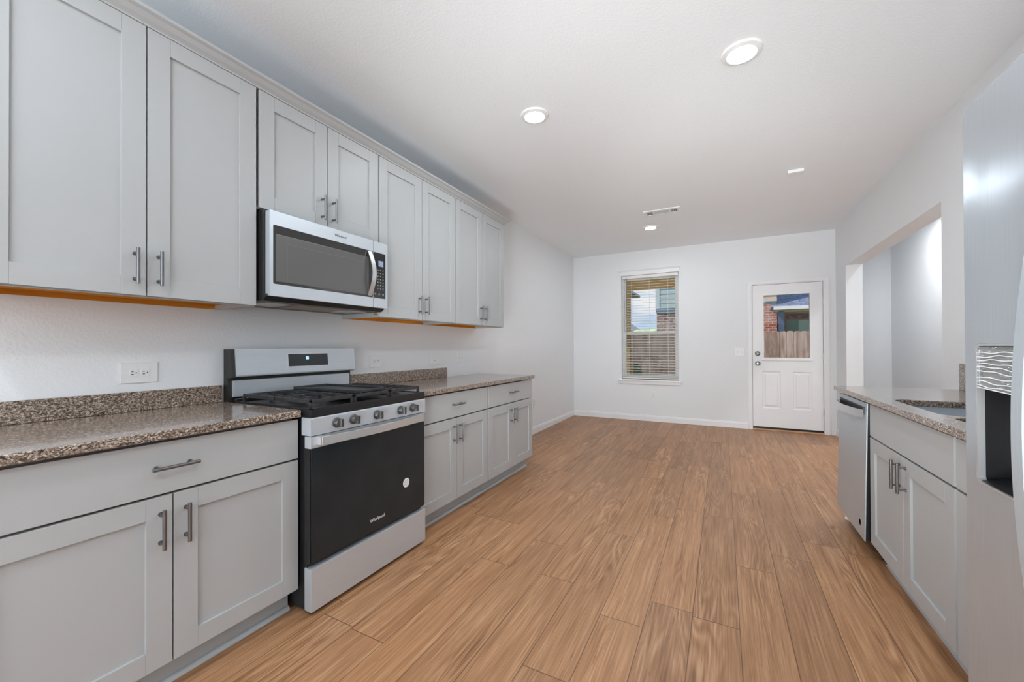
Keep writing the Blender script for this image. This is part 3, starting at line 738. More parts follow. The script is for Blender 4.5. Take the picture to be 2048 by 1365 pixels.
# display lies on the slanted panel
nrm = Vector((1, 0, 14/136*1.0)).normalized(); upd = Vector((-0.014, 0, 0.136)).normalized()
def slab_on(c, u0, u1, v0, v1, t0, t1, name, mat, parent, b=0.001):
    bm = B(); box(bm, t0, t1, u0, u1, v0, v1, b=b)
    mt = Matrix(((nrm.x, 0, upd.x), (0, 1, 0), (nrm.z, 0, upd.z))).to_4x4(); mt.translation = Vector(c)
    bmesh.ops.transform(bm, matrix=mt, verts=bm.verts); return finish(bm, name, mat, parent)
dc = (0.091, 0, 1.120)
dsp = slab_on(dc, 1.440, 1.712, -0.042, 0.042, -0.003, 0.0015, 'display', CHROME, bgp)
dsg = slab_on(dc, 1.446, 1.706, -0.036, 0.036, 0.0015, 0.0025, 'display_glass', GLOSS, dsp)
o = slab_on(dc, 1.556, 1.574, 0.002, 0.020, 0.0025, 0.0032, 'display_digits', mat_emit('blue_display', (0.15, 0.5, 1.0), 1.2), dsp)

# ------------------------------------------------------------------ microwave
mw = thing('microwave', 'stainless over-the-range microwave mounted above the gas range', 'microwave', (0.2, 1.52, 1.44))
A0, A1, MZ0, MZ1, MX = 1.146, 1.900, 1.440, 1.850, 0.410
bm = B(); box(bm, 0.004, 0.372, A0-0.010, A1-0.012, MZ0-0.022, MZ1+0.005, b=0.003)
prism(bm, [(0.372, MZ0-0.020), (0.395, MZ0-0.002), (0.395, MZ0+0.01), (0.37, MZ0+0.01)], 'y', A0-0.008, A1-0.012)
finish(bm, 'microwave_body', DGREY, mw)
SEAM = 1.783
bm = B(); th = 0.034
holed(bm, rrect(A0, SEAM-0.0015, MZ0, MZ1, 0.004), [rrect(1.163, SEAM-0.0025-0.0, 1.499, 1.783, 0.008)[::-1]], 'x', MX-th, MX)
md = finish(bm, 'microwave_door', STEEL, mw)
bm = B(); box(bm, MX-0.030, MX-0.0012, 1.1635, SEAM-0.003, 1.4995, 1.7825, b=0.001)
mg = finish(bm, 'door_glass', plain('smoked_glass', (0.035, 0.034, 0.033), 0.10, var=0.05), md)
# bevelled mesh window
bm = B(); a, b, c, d = 1.176, 1.748, 1.512, 1.742
rings = [[(MX-0.0008, a, c), (MX-0.0008, b, c), (MX-0.0008, b, d), (MX-0.0008, a, d)], [(MX-0.0002, a+0.004, c+0.003), (MX-0.0002, b-0.004, c+0.003), (MX-0.0002, b-0.004, d-0.003), (MX-0.0002, a+0.004, d-0.003)],
         [(MX-0.009, a+0.045, c+0.02), (MX-0.009, b-0.035, c+0.02), (MX-0.009, b-0.035, d-0.035), (MX-0.009, a+0.045, d-0.035)]]
vv = [[bm.verts.new(p) for p in r_] for r_ in rings[:2]]
for i in range(1):
    for k in range(4): bm.faces.new((vv[i][k], vv[i][(k+1) % 4], vv[i+1][(k+1) % 4], vv[i+1][k]))
bm.faces.new(vv[1])
t = NT('mesh_window'); oo = t.obj(); X, Y, Z = t.sep(oo)
dots = t.math('MULTIPLY', t.math('SINE', t.math('MULTIPLY', Y, 1500)), t.math('SINE', t.math('MULTIPLY', Z, 1500)))
t.set(base=t.ramp(dots, [(0.3, (0.10, 0.098, 0.094)), (0.7, (0.17, 0.168, 0.162))]), rough=0.28)
mwn = finish(bm, 'mesh_window', t.m, md, smooth=False)
bm = B()
for q in ((a+0.055, b-0.045, d-0.040, d-0.0375), (a+0.055, a+0.0575, c+0.018, d-0.040)): box(bm, MX-0.0004, MX+0.0006, q[0], q[1], q[2], q[3])
finish(bm, 'window_bead', plain('grey_bead', (0.16, 0.16, 0.155), 0.3), md, smooth=False)
bm = B(); holed(bm, rrect(SEAM+0.0015, A1, MZ0, MZ1, 0.004), [rrect(SEAM+0.0025, 1.884, 1.499, 1.783, 0.008)[::-1]], 'x', MX-th, MX)
mp_ = finish(bm, 'panel_frame', STEEL, mw)
bm = B(); box(bm, MX-0.030, MX-0.0012, SEAM+0.003, 1.8835, 1.4995, 1.7825, b=0.001)
finish(bm, 'keypad', plain('keypad_black', (0.02, 0.02, 0.02), 0.15), mp_)
boxes([(MX-0.0012, MX-0.0006, 1.826, 1.866, 1.700, 1.735)], 'display_digits', plain('grey_blue_display', srgb(150, 165, 195), 0.3), mp_)
bm = B()
for r_ in range(7):
    for c_ in range(3):
        yy = 1.822+c_*0.021; zz = 1.675-r_*0.019; box(bm, MX-0.0012, MX-0.0007, yy-0.004, yy+0.004, zz-0.0035, zz+0.0035)
finish(bm, 'number_keys', plain('key_print', (0.25, 0.25, 0.25), 0.5), mp_, smooth=False)
bm = B()
for c_ in range(3):
    yy = 1.800+c_*0.032; box(bm, MX-0.0012, MX-0.0007, yy-0.006, yy+0.006, 1.520, 1.530)
finish(bm, 'start_keys', bpy.data.materials['key_print'], mp_, smooth=False)
bm = B(); pth = []
for k in range(25):
    t_ = k/24; pth.append((MX+0.004+0.038*math.sin(PI*t_), 1.750+0.003*math.sin(PI*t_), 1.508+0.268*t_))
strip(bm, pth, 0.030, 0.006, (0, 1, 0))
finish(bm, 'door_handle', CHROME, md, label='bowed polished steel handle')
BP = plain('dark_print', (0.08, 0.08, 0.08), 0.5)
text('Whirlpool', 0.0185, 'brand_lettering', BP, md, (MX+0.0006, 1.545, 1.818), (0, 1, 0), (0, 0, 1), label='dark lettering on steel')
for a in (A0+0.05, A1-0.20): boxes([(0.12, 0.30, a, a+0.13, MZ0-0.0245, MZ0-0.0215)], 'light_lens', plain('grey_lens', (0.55, 0.55, 0.53), 0.25), mw, b=0.001)
bm = B(); box(bm, 0.13, 0.31, A0+0.22, A1-0.23, MZ0-0.0245, MZ0-0.0215, b=0.001)
for k in range(9): box(bm, 0.135+k*0.0195, 0.141+k*0.0195, A0+0.225, A1-0.235, MZ0-0.026, MZ0-0.024)
finish(bm, 'vent_filter', plain('filter_aluminium', (0.42, 0.36, 0.30), 0.4, 0.7), mw, smooth=False)

# ------------------------------------------------------------------ dishwasher
dw = thing('dishwasher', 'stainless steel dishwasher at the far end of the sink run', 'dishwasher', (3.3, 3.16, 0))
bm = B(); box(bm, 3.045, XR-0.01, 2.872, 3.470, 0.10, 0.872); finish(bm, 'dishwasher_body', BLACK, dw, smooth=False)
bm = B(); box(bm, 3.115, 3.13, 2.872, 3.470, 0.003, 0.10)
for yy in (2.93, 3.42): cyl(bm, (3.10, yy, 0.0), (3.10, yy, 0.10), 0.014, 12)
finish(bm, 'kick_plate', BLACK, dw)
def dpan(bm, ya, yb, za, zb_, dx0, dx1, tilt=0.016):
    f_ = lambda z_: 3.012-tilt*(0.868-z_)/0.76
    pts = [(f_(za)-dx0, za), (f_(zb_)-dx0, zb_), (f_(zb_)-dx1, zb_), (f_(za)-dx1, za)]
    prism(bm, pts, 'y', ya, yb)
bm = B(); dpan(bm, 2.872, 3.466, 0.108, 0.872, 0.0, -0.007); dd = finish(bm, 'dishwasher_door', STEELV, dw, smooth=False)
bm = B(); dpan(bm, 2.878, 3.460, 0.112, 0.868, -0.0072, -0.034); finish(bm, 'door_liner', BLACK, dd, smooth=False)
m = dd.modifiers.new('bev', 'BEVEL'); m.width = 0.0025; m.segments = 2
bm = B(); pth = []
for k in range(25):
    t_ = k/24; pth.append((3.000-0.040*math.sin(PI*t_)**0.7, 2.90+0.54*t_, 0.812))
strip(bm, pth, 0.044, 0.008)
finish(bm, 'dishwasher_handle', CHROME, dd, label='bowed bright steel handle')
bm = B(); box(bm, 3.006, 3.0125, 2.915, 3.425, 0.806, 0.846, b=0.002); finish(bm, 'handle_pocket', DGREY, dd)
bm = B(); box(bm, 3.0085, 3.0105, 3.370, 3.440, 0.857, 0.863, b=0.0005); finish(bm, 'badge', CHROME, dd)
bm = B(); lathe(bm, [(0.022, 0.0), (0.022, 0.0006), (0.018, 0.0006), (0.018, 0.0)], (2.9968, 2.955, 0.185), 'x', 28)
finish(bm, 'sticker_ring', plain('faint_sticker', (0.62, 0.64, 0.65), 0.4, 0.3), dd)
text('L', 0.020, 'small_letter', BP, dd, (2.9985, 3.16, 0.175), (0, -1, 0), (0, 0, 1))

# ------------------------------------------------------------------ fridge
fr = thing('refrigerator', 'large stainless side-by-side refrigerator with ice dispenser at right edge', 'refrigerator', (3.2, 0.97, 0))
FX = 2.850; FA, FM, FB = 0.510, 1.022, 1.425; FZ = 1.780
FSIDE = plain('fridge_side_grey', (0.30, 0.30, 0.30), 0.45)
bm = B(); box(bm, 2.925, 3.60, FA+0.004, FB-0.004, 0.03, FZ-0.012, b=0.003)
for yy in (FA+0.06, FB-0.06): cyl(bm, (3.0, yy, 0), (3.0, yy, 0.035), 0.02, 12); cyl(bm, (3.5, yy, 0), (3.5, yy, 0.035), 0.02, 12)
finish(bm, 'fridge_body', FSIDE, fr)
bm = B(); box(bm, 2.90, 2.926, FA+0.01, FB-0.01, 0.012, 0.06, b=0.003); finish(bm, 'fridge_grille', BLACK, fr)
# freezer door with dispenser cut-out
DA, DB, DC, DD = 1.100, 1.375, 0.862, 1.193
FST = mat_steel('fridge_steel', (0.52, 0.56, 0.60), 0.25, 'z', 0.08, 0.62)
nd = FST.node_tree; bp_ = nd.nodes.new('ShaderNodeBump'); bp_.inputs['Strength'].default_value = 0.35; bp_.inputs['Distance'].default_value = 0.012
nn_ = nd.nodes.new('ShaderNodeTexNoise'); nn_.inputs['Scale'].default_value = 5.0; nn_.inputs['Detail'].default_value = 1.0
cc_ = nd.nodes.new('ShaderNodeTexCoord'); nd.links.new(cc_.outputs['Object'], nn_.inputs['Vector']); nd.links.new(nn_.outputs[0], bp_.inputs['Height'])
nd.links.new(bp_.outputs[0], [n for n in nd.nodes if n.type == 'BUMP' and n != bp_][0].inputs['Normal'])
bm = B(); holed(bm, rrect(FM+0.003, FB, 0.065, FZ, 0.006), [rrect(DA, DB, DC, DD, 0.016)[::-1]], 'x', FX, FX+0.062)
fd = finish(bm, 'freezer_door', FST, fr, smooth=False)
m = fd.modifiers.new('bev', 'BEVEL'); m.width = 0.005; m.segments = 3; m.limit_method = 'ANGLE'; m.angle_limit = R(60)
bm = B(); box(bm, FX, FX+0.062, FA, FM-0.003, 0.065, FZ, b=0.006, seg=3); finish(bm, 'fridge_door', FST, fr)
# dispenser
bm = B()
ZP = 1.092
box(bm, FX+0.100, FX+0.104, DA, DB, DC, DD)
for q in ((FX+0.004, FX+0.102, DA+0.0005, DA+0.004, DC, DD), (FX+0.004, FX+0.102, DB-0.004, DB-0.0005, DC, DD), (FX+0.004, FX+0.102, DA, DB, DD-0.004, DD-0.0005)): box(bm, *q)
dcv = finish(bm, 'dispenser_cavity', BLACK, fd, smooth=False, label='deep black dispenser recess')
bm = B(); prism(bm, [(FX+0.002, DC+0.001), (FX+0.10, DC+0.001), (FX+0.10, DC+0.030), (FX+0.03, DC+0.012), (FX+0.002, DC+0.006)], 'y', DA+0.004, DB-0.004)
finish(bm, 'drip_tray', BLACK, fd)
bm = B()
o_ = rrect(DA, DB, DC, DD, 0.016); i_ = rrect(DA+0.005, DB-0.005, DC+0.005, DD-0.005, 0.012)
holed(bm, o_, [i_[::-1]], 'x', FX-0.0015, FX+0.012); finish(bm, 'dispenser_trim', CHROME, fd)
# control panel and wrinkled protective film
bm = B(); box(bm, FX+0.003, FX+0.020, DA+0.005, DB-0.005, ZP, DD-0.005, b=0.002); finish(bm, 'dispenser_panel', plain('panel_grey', (0.17, 0.18, 0.18), 0.25), fd)
bm = B(); ny, nz_ = 60, 60; grid = []
FILM = [(0.004, 0.0016)]
def crease(u, v):
    # v 0..1 bottom to top; wavy ridges
    w = v*10+0.35*math.sin(u*5+1.0)+0.22*math.sin(u*11+v*7)+0.9*(1-v)**3*math.sin(u*3.3)
    f_ = w-math.floor(w); return math.exp(-((f_-0.5)/0.11)**2)
for i in range(ny+1):
    row = []
    for j in range(nz_+1):
        u, v = i/ny, j/nz_; lo = ZP-0.004-0.010*(1-u)
        row.append(bm.verts.new((FX+0.0022-0.0030*crease(u, v)-0.0008, DA+0.010+(DB-DA-0.016)*u, lo+(DD-0.007-lo)*v)))
    grid.append(row)
for i in range(ny):
    for j in range(nz_): bm.faces.new((grid[i][j], grid[i+1][j], grid[i+1][j+1], grid[i][j+1]))
t = NT('grey_film'); t.set(base=(0.20, 0.215, 0.215), rough=0.18, spec=0.9, coat=0.6, coatr=0.08)
film = finish(bm, 'protective_film', t.m, fd, label='wrinkled grey protective film')
m = film.modifiers.new('sol', 'SOLIDIFY'); m.thickness = 0.0006
bm = B()  # white ridges stand in for reflections on the wrinkled film
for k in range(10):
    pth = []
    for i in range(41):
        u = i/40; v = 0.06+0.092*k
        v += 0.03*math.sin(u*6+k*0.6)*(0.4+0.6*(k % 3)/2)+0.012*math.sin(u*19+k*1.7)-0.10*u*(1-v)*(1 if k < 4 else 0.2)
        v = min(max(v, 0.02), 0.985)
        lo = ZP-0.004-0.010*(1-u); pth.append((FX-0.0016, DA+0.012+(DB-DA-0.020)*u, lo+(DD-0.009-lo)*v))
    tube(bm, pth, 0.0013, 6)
finish(bm, 'film_reflection', plain('white_reflection', (0.80, 0.81, 0.81), 0.35), film, label='pale ridges standing in for reflections on the film')
bm = B(); box(bm, FX+0.03, FX+0.085, DA+0.105, DA+0.165, 1.035, ZP, b=0.006); box(bm, FX+0.05, FX+0.058, DA+0.11, DA+0.16, 0.98, 1.04, b=0.003)
finish(bm, 'dispenser_nozzle', plain('nozzle_grey', (0.22, 0.22, 0.22), 0.3), fd)
def bow(y, parent, zc=1.03, hh=0.60):
    bm = B(); pth = []
    for k in range(41):
        t_ = -1+2*k/40; pth.append((FX-0.006-0.066*(1-t_*t_), y, zc+hh*t_))
    strip(bm, pth, 0.034, 0.012, (0, 1, 0))
    finish(bm, 'fridge_handle', STEELV, parent, label='long bowed steel handle')
bow(1.052, fd); bow(0.985, bpy.data.objects['fridge_door'])

# ------------------------------------------------------------------ outlets and switches
def plate(bm, ax, fx, s, u, v, w, h, t=0.007, b=0.0015):
    if ax == 'x': box(bm, fx, fx+s*t, u-w/2, u+w/2, v-h/2, v+h/2, b=b)
    else: box(bm, u-w/2, u+w/2, fx, fx+s*t, v-h/2, v+h/2, b=b)
def outlet(label, ax, fx, s, u, v, w=0.13, h=0.09, kind='duplex_h', cat='outlet', group=None):
    loc = (fx, u, v) if ax == 'x' else (u, fx, v)
    o_ = thing('wall_outlet' if cat == 'outlet' else 'light_switch', label, cat, loc, group)
    bm = B(); plate(bm, ax, fx, s, u, v, w, h); finish(bm, 'cover_plate', PLATE, o_)
    f2 = fx+s*0.0065
    if kind.startswith('duplex'):
        hz_ = kind == 'duplex_h'
        for q in (-0.0195, 0.0195):
            cu_, cv_ = (u+q, v) if hz_ else (u, v+q)
            bm = B(); pts = rrect(cu_-(0.0145 if hz_ else 0.017), cu_+(0.0145 if hz_ else 0.017), cv_-(0.017 if hz_ else 0.0145), cv_+(0.017 if hz_ else 0.0145), 0.011)
            prism(bm, pts, ax, f2, f2+s*0.003); rc = finish(bm, 'receptacle', PLATE, o_)
            bm = B(); f3 = f2+s*0.0026
            for du, dv, a_, b_ in (((-0.006, -0.006, 0.004, 0.0016), (-0.006, 0.006, 0.004, 0.0016), (0.007, 0.0, 0.0022, 0.0022)) if hz_ else ((-0.006, 0.004, 0.0011, 0.0042), (0.006, 0.004, 0.0011, 0.0042), (0.0, -0.007, 0.0022, 0.0022))):
                uu, v_ = cu_+du, cv_+dv
                if ax == 'x': box(bm, f3, f3+s*0.0008, uu-a_, uu+a_, v_-b_, v_+b_)
                else: box(bm, uu-a_, uu+a_, f3, f3+s*0.0008, v_-b_, v_+b_)
            finish(bm, 'slots', SLOT, rc, smooth=False)
    elif kind == 'jack':
        bm = B(); plate(bm, ax, f2, s, u, v, 0.030, 0.024, 0.003, 0.001); j = finish(bm, 'insert', PLATE, o_)
        bm = B(); plate(bm, ax, f2+s*0.0027, s, u, v, 0.010, 0.008, 0.0008, 0.0); finish(bm, 'socket_hole', SLOT, j)
    elif kind == 'toggles':
        for q in (-0.023, 0.023):
            bm = B()
            if ax == 'y': box(bm, u+q-0.004, u+q+0.004, f2, f2+s*0.012, v-0.004, v+0.010, b=0.0015); box(bm, u+q-0.006, u+q+0.006, f2, f2+s*0.001, v-0.013, v+0.013)
            finish(bm, 'toggle', plain('toggle_white', (0.7, 0.7, 0.7), 0.4), o_)
    return o_
outlet('white duplex wall outlet above the left countertop, left of the range', 'x', 0.0, 1, 0.8095, 1.083)
bpy.context.view_layer.update()
outlet('white duplex outlet right beside the range backguard', 'x', 0.0, 1, 2.190, 1.089, 0.132, 0.088)
outlet('white plate with one small square jack, second plate right of the range', 'x', 0.0, 1, 2.877, 1.077, 0.120, 0.084, 'jack')
outlet('white duplex outlet farthest right above the granite, near the counter end', 'x', 0.0, 1, 3.290, 1.088, 0.126, 0.088)
outlet('white upright outlet low on the left wall past the cabinets', 'x', 0.0, 1, 5.044, 0.415, 0.076, 0.125, 'duplex_v')
outlet('white upright outlet low on the back wall under the window', 'y', YB, -1, 1.318, 0.423, 0.078, 0.125, 'duplex_v')
outlet('white double toggle light switch on the back wall left of the door', 'y', YB, -1, 2.523, 1.108, 0.122, 0.118, 'toggles', 'switch')

# ------------------------------------------------------------------ ceiling fittings
def downlight(x, y, label, r=0.098):
    o_ = thing('ceiling_light', label, 'ceiling light', (x, y, ZC), 'round white recessed ceiling lights')
    bm = B(); pro = [(r, 0.0), (r, -0.004), (r-0.004, -0.010), (r*0.72, -0.016), (r*0.66, -0.0135), (r*0.66, 0.0)]
    n = 48; rings = []
    for rr, h in pro: rings.append([bm.verts.new((x+rr*math.cos(2*PI*k/n), y+rr*math.sin(2*PI*k/n), ZC+h)) for k in range(n)])
    for i in range(len(rings)-1):
        for k in range(n): bm.faces.new((rings[i][k], rings[i][(k+1) % n], rings[i+1][(k+1) % n], rings[i+1][k]))
    finish(bm, 'light_trim', PLATE, o_)
    bm = B(); lathe(bm, [(r*0.655, -0.001), (r*0.655, -0.0125), (r*0.3, -0.0135), (0.002, -0.0137)], (x, y, ZC), 'z', 40)
    finish(bm, 'light_diffuser', LED if x < 3.6 else LEDH, o_)
downlight(2.408, 2.438, 'larger round ceiling light nearest the camera, top right')
downlight(1.202, 2.448, 'round ceiling light above the left cabinets, just right of the microwave', 0.094)
downlight(1.487, 5.448, 'small far round ceiling light in front of the window')
for p in ((1.2, -0.35), (2.4, -0.35), (1.2, -2.6), (2.7, -2.6), (4.2, 1.4), (4.2, 3.0), (4.2, 4.6), (4.2, 6.4)):  # unseen fill lights added behind the camera and in the hall
    downlight(p[0], p[1], 'unseen ceiling light added behind the camera as fill' if p[0] < 3 else 'unseen ceiling light added to brighten the hall beyond the opening')

vt = thing('ceiling_vent', 'white rectangular air vent with louvres in the ceiling', 'vent', (1.70, 4.88, ZC))
vx0, vx1, vy0, vy1 = 1.505, 1.895, 4.79, 4.975
bm = B()
holed(bm, [(vx0, vy0), (vx1, vy0), (vx1, vy1), (vx0, vy1)], [[(vx0+0.03, vy0+0.035), (vx0+0.095, vy0+0.035), (vx0+0.095, vy1-0.035), (vx0+0.03, vy1-0.035)],
      [(vx0+0.115, vy0+0.035), (vx1-0.115, vy0+0.035), (vx1-0.115, vy1-0.035), (vx0+0.115, vy1-0.035)], [(vx1-0.095, vy0+0.035), (vx1-0.03, vy0+0.035), (vx1-0.03, vy1-0.035), (vx1-0.095, vy1-0.035)]], 'z', ZC-0.010, ZC-0.0005)
finish(bm, 'vent_frame', PLATE, vt, smooth=False)
bm = B()
for a in (vx0+0.036, vx1-0.089):
    for k in range(4): box(bm, a+k*0.0165, a+k*0.0165+0.006, vy0+0.036, vy1-0.036, ZC-0.008, ZC-0.001)
for k in range(9):
    yy = vy0+0.042+k*0.012; box(bm, vx0+0.116, vx1-0.116, yy, yy+0.005, ZC-0.008, ZC-0.001)
finish(bm, 'vent_louver', plain('vent_grey', (0.55, 0.55, 0.55), 0.4), vt, smooth=False)
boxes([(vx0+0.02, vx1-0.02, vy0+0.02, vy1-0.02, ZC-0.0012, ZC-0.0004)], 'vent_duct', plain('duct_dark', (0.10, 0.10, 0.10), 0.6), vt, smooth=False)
bm = B(); box(bm, 2.828, 2.948, 4.272, 4.372, ZC-0.028, ZC-0.0005, b=0.004)
tag(finish(bm, 'ceiling_sensor', PLATE), 'small white square box on the ceiling above the opening', 'sensor')

# ------------------------------------------------------------------ outdoors
GZ = -0.32
GRASS = NT('lawn'); GRASS.set(base=GRASS.ramp(GRASS.noise(GRASS.obj(), 3, 4), [(0.3, srgb(84, 100, 58)), (0.7, srgb(132, 140, 92))]), rough=0.95)
g = boxes([(-40, 45, YB+0.16, 75, GZ-0.3, GZ)], 'lawn', GRASS.m, smooth=False); g['label'] = 'grass yard outside the back wall'; g['category'] = 'grass'; g['kind'] = 'stuff'
CONC = plain('patio_concrete', srgb(196, 190, 180), 0.85, var=0.08)
pt = boxes([(-0.6, XR, YB+0.152, 9.2, GZ, -0.06)], 'patio', CONC, smooth=False); tag(pt, 'pale concrete patio slab outside the back door', 'patio')
TAN = mat_siding('tan_paint', srgb(222, 188, 124))
pc = thing('patio_cover', 'tan painted patio cover and post outside the back window', 'patio cover', (1.3, 8.0, 0))
boxes([(-0.7, 3.60, YB+0.155, 9.15, 2.66, 2.72)], 'patio_soffit', TAN, pc, smooth=False)
bm = B(); box(bm, -0.7, 3.60, 9.0, 9.14, 2.44, 2.66)
finish(bm, 'patio_beam', TAN, pc, smooth=False)
boxes([(0.36, 0.50, 9.0, 9.14, -0.06, 2.44)], 'patio_post', TAN, pc, smooth=False)
# own exterior skin and roof, so that sun does not leak in
ER = boxes([(-0.9, HX+0.9, YF-1.2, YB+0.5, ZC+0.22, ZC+0.4)], 'trim_roof', plain('roof_grey', (0.2, 0.2, 0.2), 0.9), kind='structure', smooth=False)

# fence
FW = mat_wood('weathered_fence', srgb(150, 122, 106), srgb(206, 180, 164), 'z', 9)
fn = thing('picket_fence', 'weathered wooden picket fence across the yard', 'fence', (2.0, 11.5, GZ))
bm = B(); xx = -6.0; k = 0; rr = random.Random(3)
FZT = 1.545
while xx < 9.0:
    w = 0.134+rr.uniform(-0.003, 0.003); zt = FZT+rr.uniform(-0.02, 0.015); yo = rr.uniform(0, 0.006)
    prism(bm, [(xx, GZ), (xx+w, GZ), (xx+w, zt-0.03), (xx+w-0.025, zt), (xx+0.025, zt), (xx, zt-0.03)], 'y', 11.5+yo, 11.5+yo+0.018)
    xx += w+0.006
finish(bm, 'picket_panel', FW, fn, smooth=False)
boxes([(-6, 9, 11.525, 11.565, z_, z_+0.09) for z_ in (GZ+0.25, 0.55, 1.25)], 'fence_rail', FW, fn, smooth=False)

def lap(bm, x0_, x1_, y, z0_, z1_, step=0.16, sgn=-1):
    z = z0_
    while z < z1_-0.01:
        zt = min(z+step, z1_)
        prism(bm, [(y, z), (y+sgn*0.022, z), (y+sgn*0.004, zt), (y, zt)], 'x', x0_, x1_); z += step
SAGE = mat_siding('sage_siding', srgb(168, 188, 186))
BRK = mat_brick('brown_brick', srgb(120, 88, 78), srgb(160, 124, 110), srgb(190, 178, 166))
BRR = mat_brick('red_brick', srgb(156, 84, 62), srgb(188, 112, 86), srgb(206, 176, 156))
nb = thing('neighbour_house', 'two-storey neighbour house of brick and sage siding seen past the fence', 'house', (2.0, 16, GZ))
NY = 14.5; q0 = 0.305
boxes([(q0, 3.74, NY, NY+8, GZ, 2.34)], 'brick_wall', BRK, nb, smooth=False)
bm = B(); lap(bm, q0, 3.74, NY, 2.50, 6.4, 0.165); box(bm, q0, 3.74, NY, NY+8, 2.5, 6.4); finish(bm, 'siding_wall', SAGE, nb, smooth=False)
boxes([(q0-0.02, 3.76, NY-0.05, NY+0.05, 2.34, 2.50)], 'band_board', plain('slate_blue_trim', srgb(92, 122, 142), 0.6), nb, smooth=False)
boxes([(q0-0.03, q0+0.10, NY-0.035, NY+0.1, 2.50, 6.4)], 'corner_board', plain('pale_trim', srgb(190, 205, 204), 0.6), nb, smooth=False)
boxes([(3.40, 3.76, NY-0.08, NY-0.051, GZ, 2.47)], 'brick_pier', BRR, nb, smooth=False)
bm = B(); lap(bm, 3.36, 3.76, NY-0.082, 2.56, 6.4, 0.165); finish(bm, 'tan_siding', mat_siding('tan_siding', srgb(205, 180, 156)), nb, smooth=False)
# single-storey porch to the right
boxes([(3.76, 9.0, NY+0.9, NY+7, GZ, 2.42)], 'porch_wall', mat_brick('dark_brick', srgb(88, 48, 36), srgb(112, 64, 48), srgb(96, 70, 58)), nb, smooth=False)
boxes([(3.74, 4.02, NY+0.15, NY+0.9, GZ, 2.34)], 'porch_pier', mat_brick('shadow_brick', srgb(110, 66, 50), srgb(146, 92, 72), srgb(120, 96, 80)), nb, smooth=False)
nw_ = boxes([(4.02, 4.86, NY+0.86, NY+0.895, 1.10, 2.06)], 'window_frame', plain('tan_frame', srgb(170, 130, 100), 0.6), nb, smooth=False)
boxes([(4.07, 4.42, NY+0.84, NY+0.858, 1.14, 2.02)], 'window_pane', plain('green_reflection', srgb(52, 120, 92), 0.15), nw_, smooth=False)  # green painted in for the reflection on the pane
boxes([(4.42, 4.82, NY+0.84, NY+0.858, 1.14, 2.02)], 'window_pane', plain('pale_green_reflection', srgb(160, 196, 176), 0.15), nw_, smooth=False)  # paler part of the same painted reflection
boxes([(3.80, 3.94, NY-0.1, NY+0.04, GZ, 2.26)], 'porch_post', plain('blue_grey_post', srgb(84, 98, 122), 0.6), nb, smooth=False)
boxes([(3.70, 9.2, NY-0.10, NY+1.0, 2.22, 2.28)], 'porch_beam', TAN, nb, smooth=False)
boxes([(3.66, 9.2, NY-0.30, NY-0.16, 2.28, 2.38)], 'gutter', plain('white_gutter', (0.85, 0.84, 0.82), 0.5), nb, smooth=False)
bm = B(); prism(bm, [(NY-0.25, 2.36), (NY+5.5, 5.3), (NY+5.5, 5.15), (NY-0.1, 2.28)], 'x', 3.60, 9.2); finish(bm, 'shingle_roof', mat_shingle(), nb, smooth=False)
bm = B(); prism(bm, [(NY-0.4, 6.4), (NY+4, 9.0), (NY+8.4, 6.4)], 'x', q0-0.3, 4.1); finish(bm, 'upper_roof', plain('dark_roof', srgb(96, 96, 104), 0.9), nb, smooth=False)

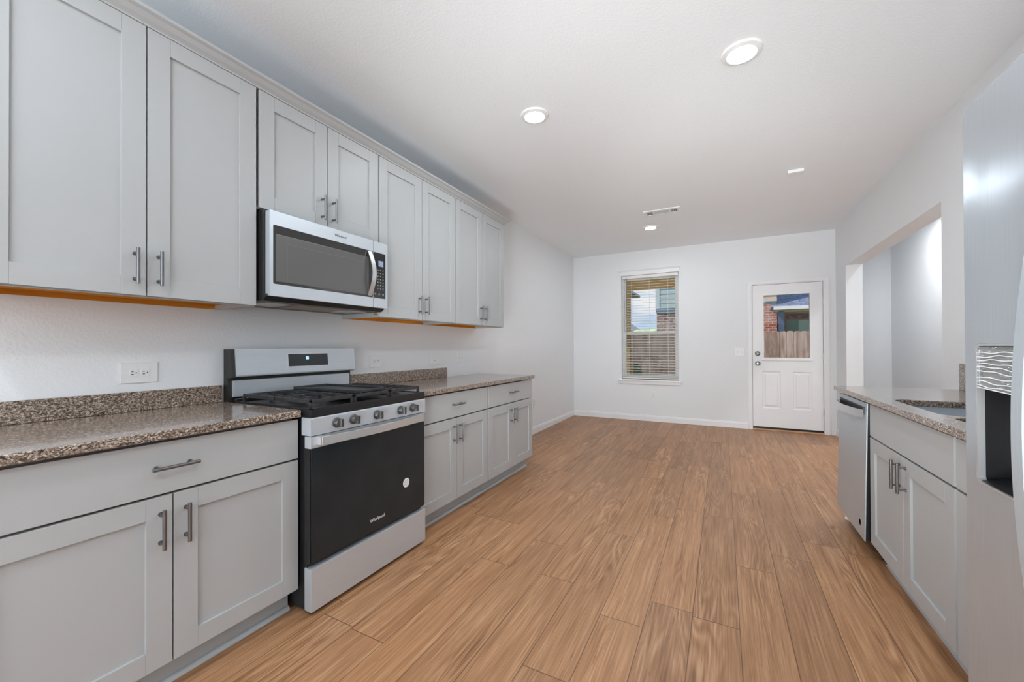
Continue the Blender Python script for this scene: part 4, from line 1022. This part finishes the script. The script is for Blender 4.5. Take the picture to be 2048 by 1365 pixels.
lh = thing('siding_house', 'narrow slice of pale lap-sided house at the left edge of the window view', 'house', (-4.2, 18, GZ))
bm = B(); z = 2.42
box(bm, -7.0, -1.86, 15.0, 21.0, 2.42, 3.78)
while z < 3.7:
    prism(bm, [(-1.86, z), (-1.838, z), (-1.856, z+0.165), (-1.86, z+0.165)], 'y', 15.0, 21.0); z += 0.165
lap(bm, -7.0, -1.86, 15.0, 2.42, 3.75, 0.165)
finish(bm, 'siding_wall', SAGE, lh, smooth=False)
boxes([(-7.0, -1.86, 14.99, 21, GZ, 2.42)], 'brick_wall', BRK, lh, smooth=False)
bm = B(); prism(bm, [(-7.5, 3.74), (-1.45, 3.74), (-1.45, 3.84), (-4.4, 5.6), (-7.5, 3.84)], 'y', 14.6, 21.4); finish(bm, 'eave', plain('pale_eave', srgb(186, 180, 174), 0.7), lh, smooth=False)
def far_house(label, x, y, w, wall_c, roof_c, ze, zr):
    h = thing('distant_house', label, 'house', (x, y, GZ), 'low houses on the horizon through the window')
    boxes([(x-w/2, x+w/2, y, y+7, GZ, ze)], 'house_wall', plain('far_wall', wall_c, 0.8), h, smooth=False)
    bm = B(); prism(bm, [(x-w/2-0.4, ze), (x+w/2+0.4, ze), (x+w*0.12, zr), (x-w*0.12, zr)], 'y', y-0.4, y+7.4); finish(bm, 'roof', plain('far_roof', roof_c, 0.9), h, smooth=False)
    bm = B(); box(bm, x-0.9, x+0.1, y-0.05, y-0.01, ze-1.9, ze-0.6); finish(bm, 'house_window', plain('far_pane', srgb(90, 120, 135), 0.2), h, smooth=False)
far_house('distant house with brownish brick and grey roof at the left of the sky gap', -8.3, 44, 5.5, srgb(176, 156, 146), srgb(166, 162, 168), 2.1, 4.0)
far_house('distant pale teal house with hipped grey roof beside the siding wall', -0.2, 40, 5.2, srgb(140, 176, 180), srgb(150, 164, 164), 2.6, 4.2)
bm = B(); bmesh.ops.create_icosphere(bm, subdivisions=3, radius=1.0)
for v in bm.verts: v.co = Vector((v.co.x*2.2-4.0*0+(-3.4), v.co.y*1.4+36, v.co.z*1.2*(1+0.12*math.sin(v.co.x*9+v.co.y*7))+1.5))
tr = thing('tree', 'low pale green tree between the two distant houses', 'tree', (-3.4, 36, GZ))
finish(bm, 'foliage', plain('pale_foliage', srgb(176, 200, 150), 0.9, var=0.2, scale=2), tr, smooth=False)
bm = B(); cyl(bm, (-3.4, 36, GZ), (-3.4, 36, 1.0), 0.12, 10); finish(bm, 'trunk', plain('bark', srgb(100, 84, 70), 0.9), tr)
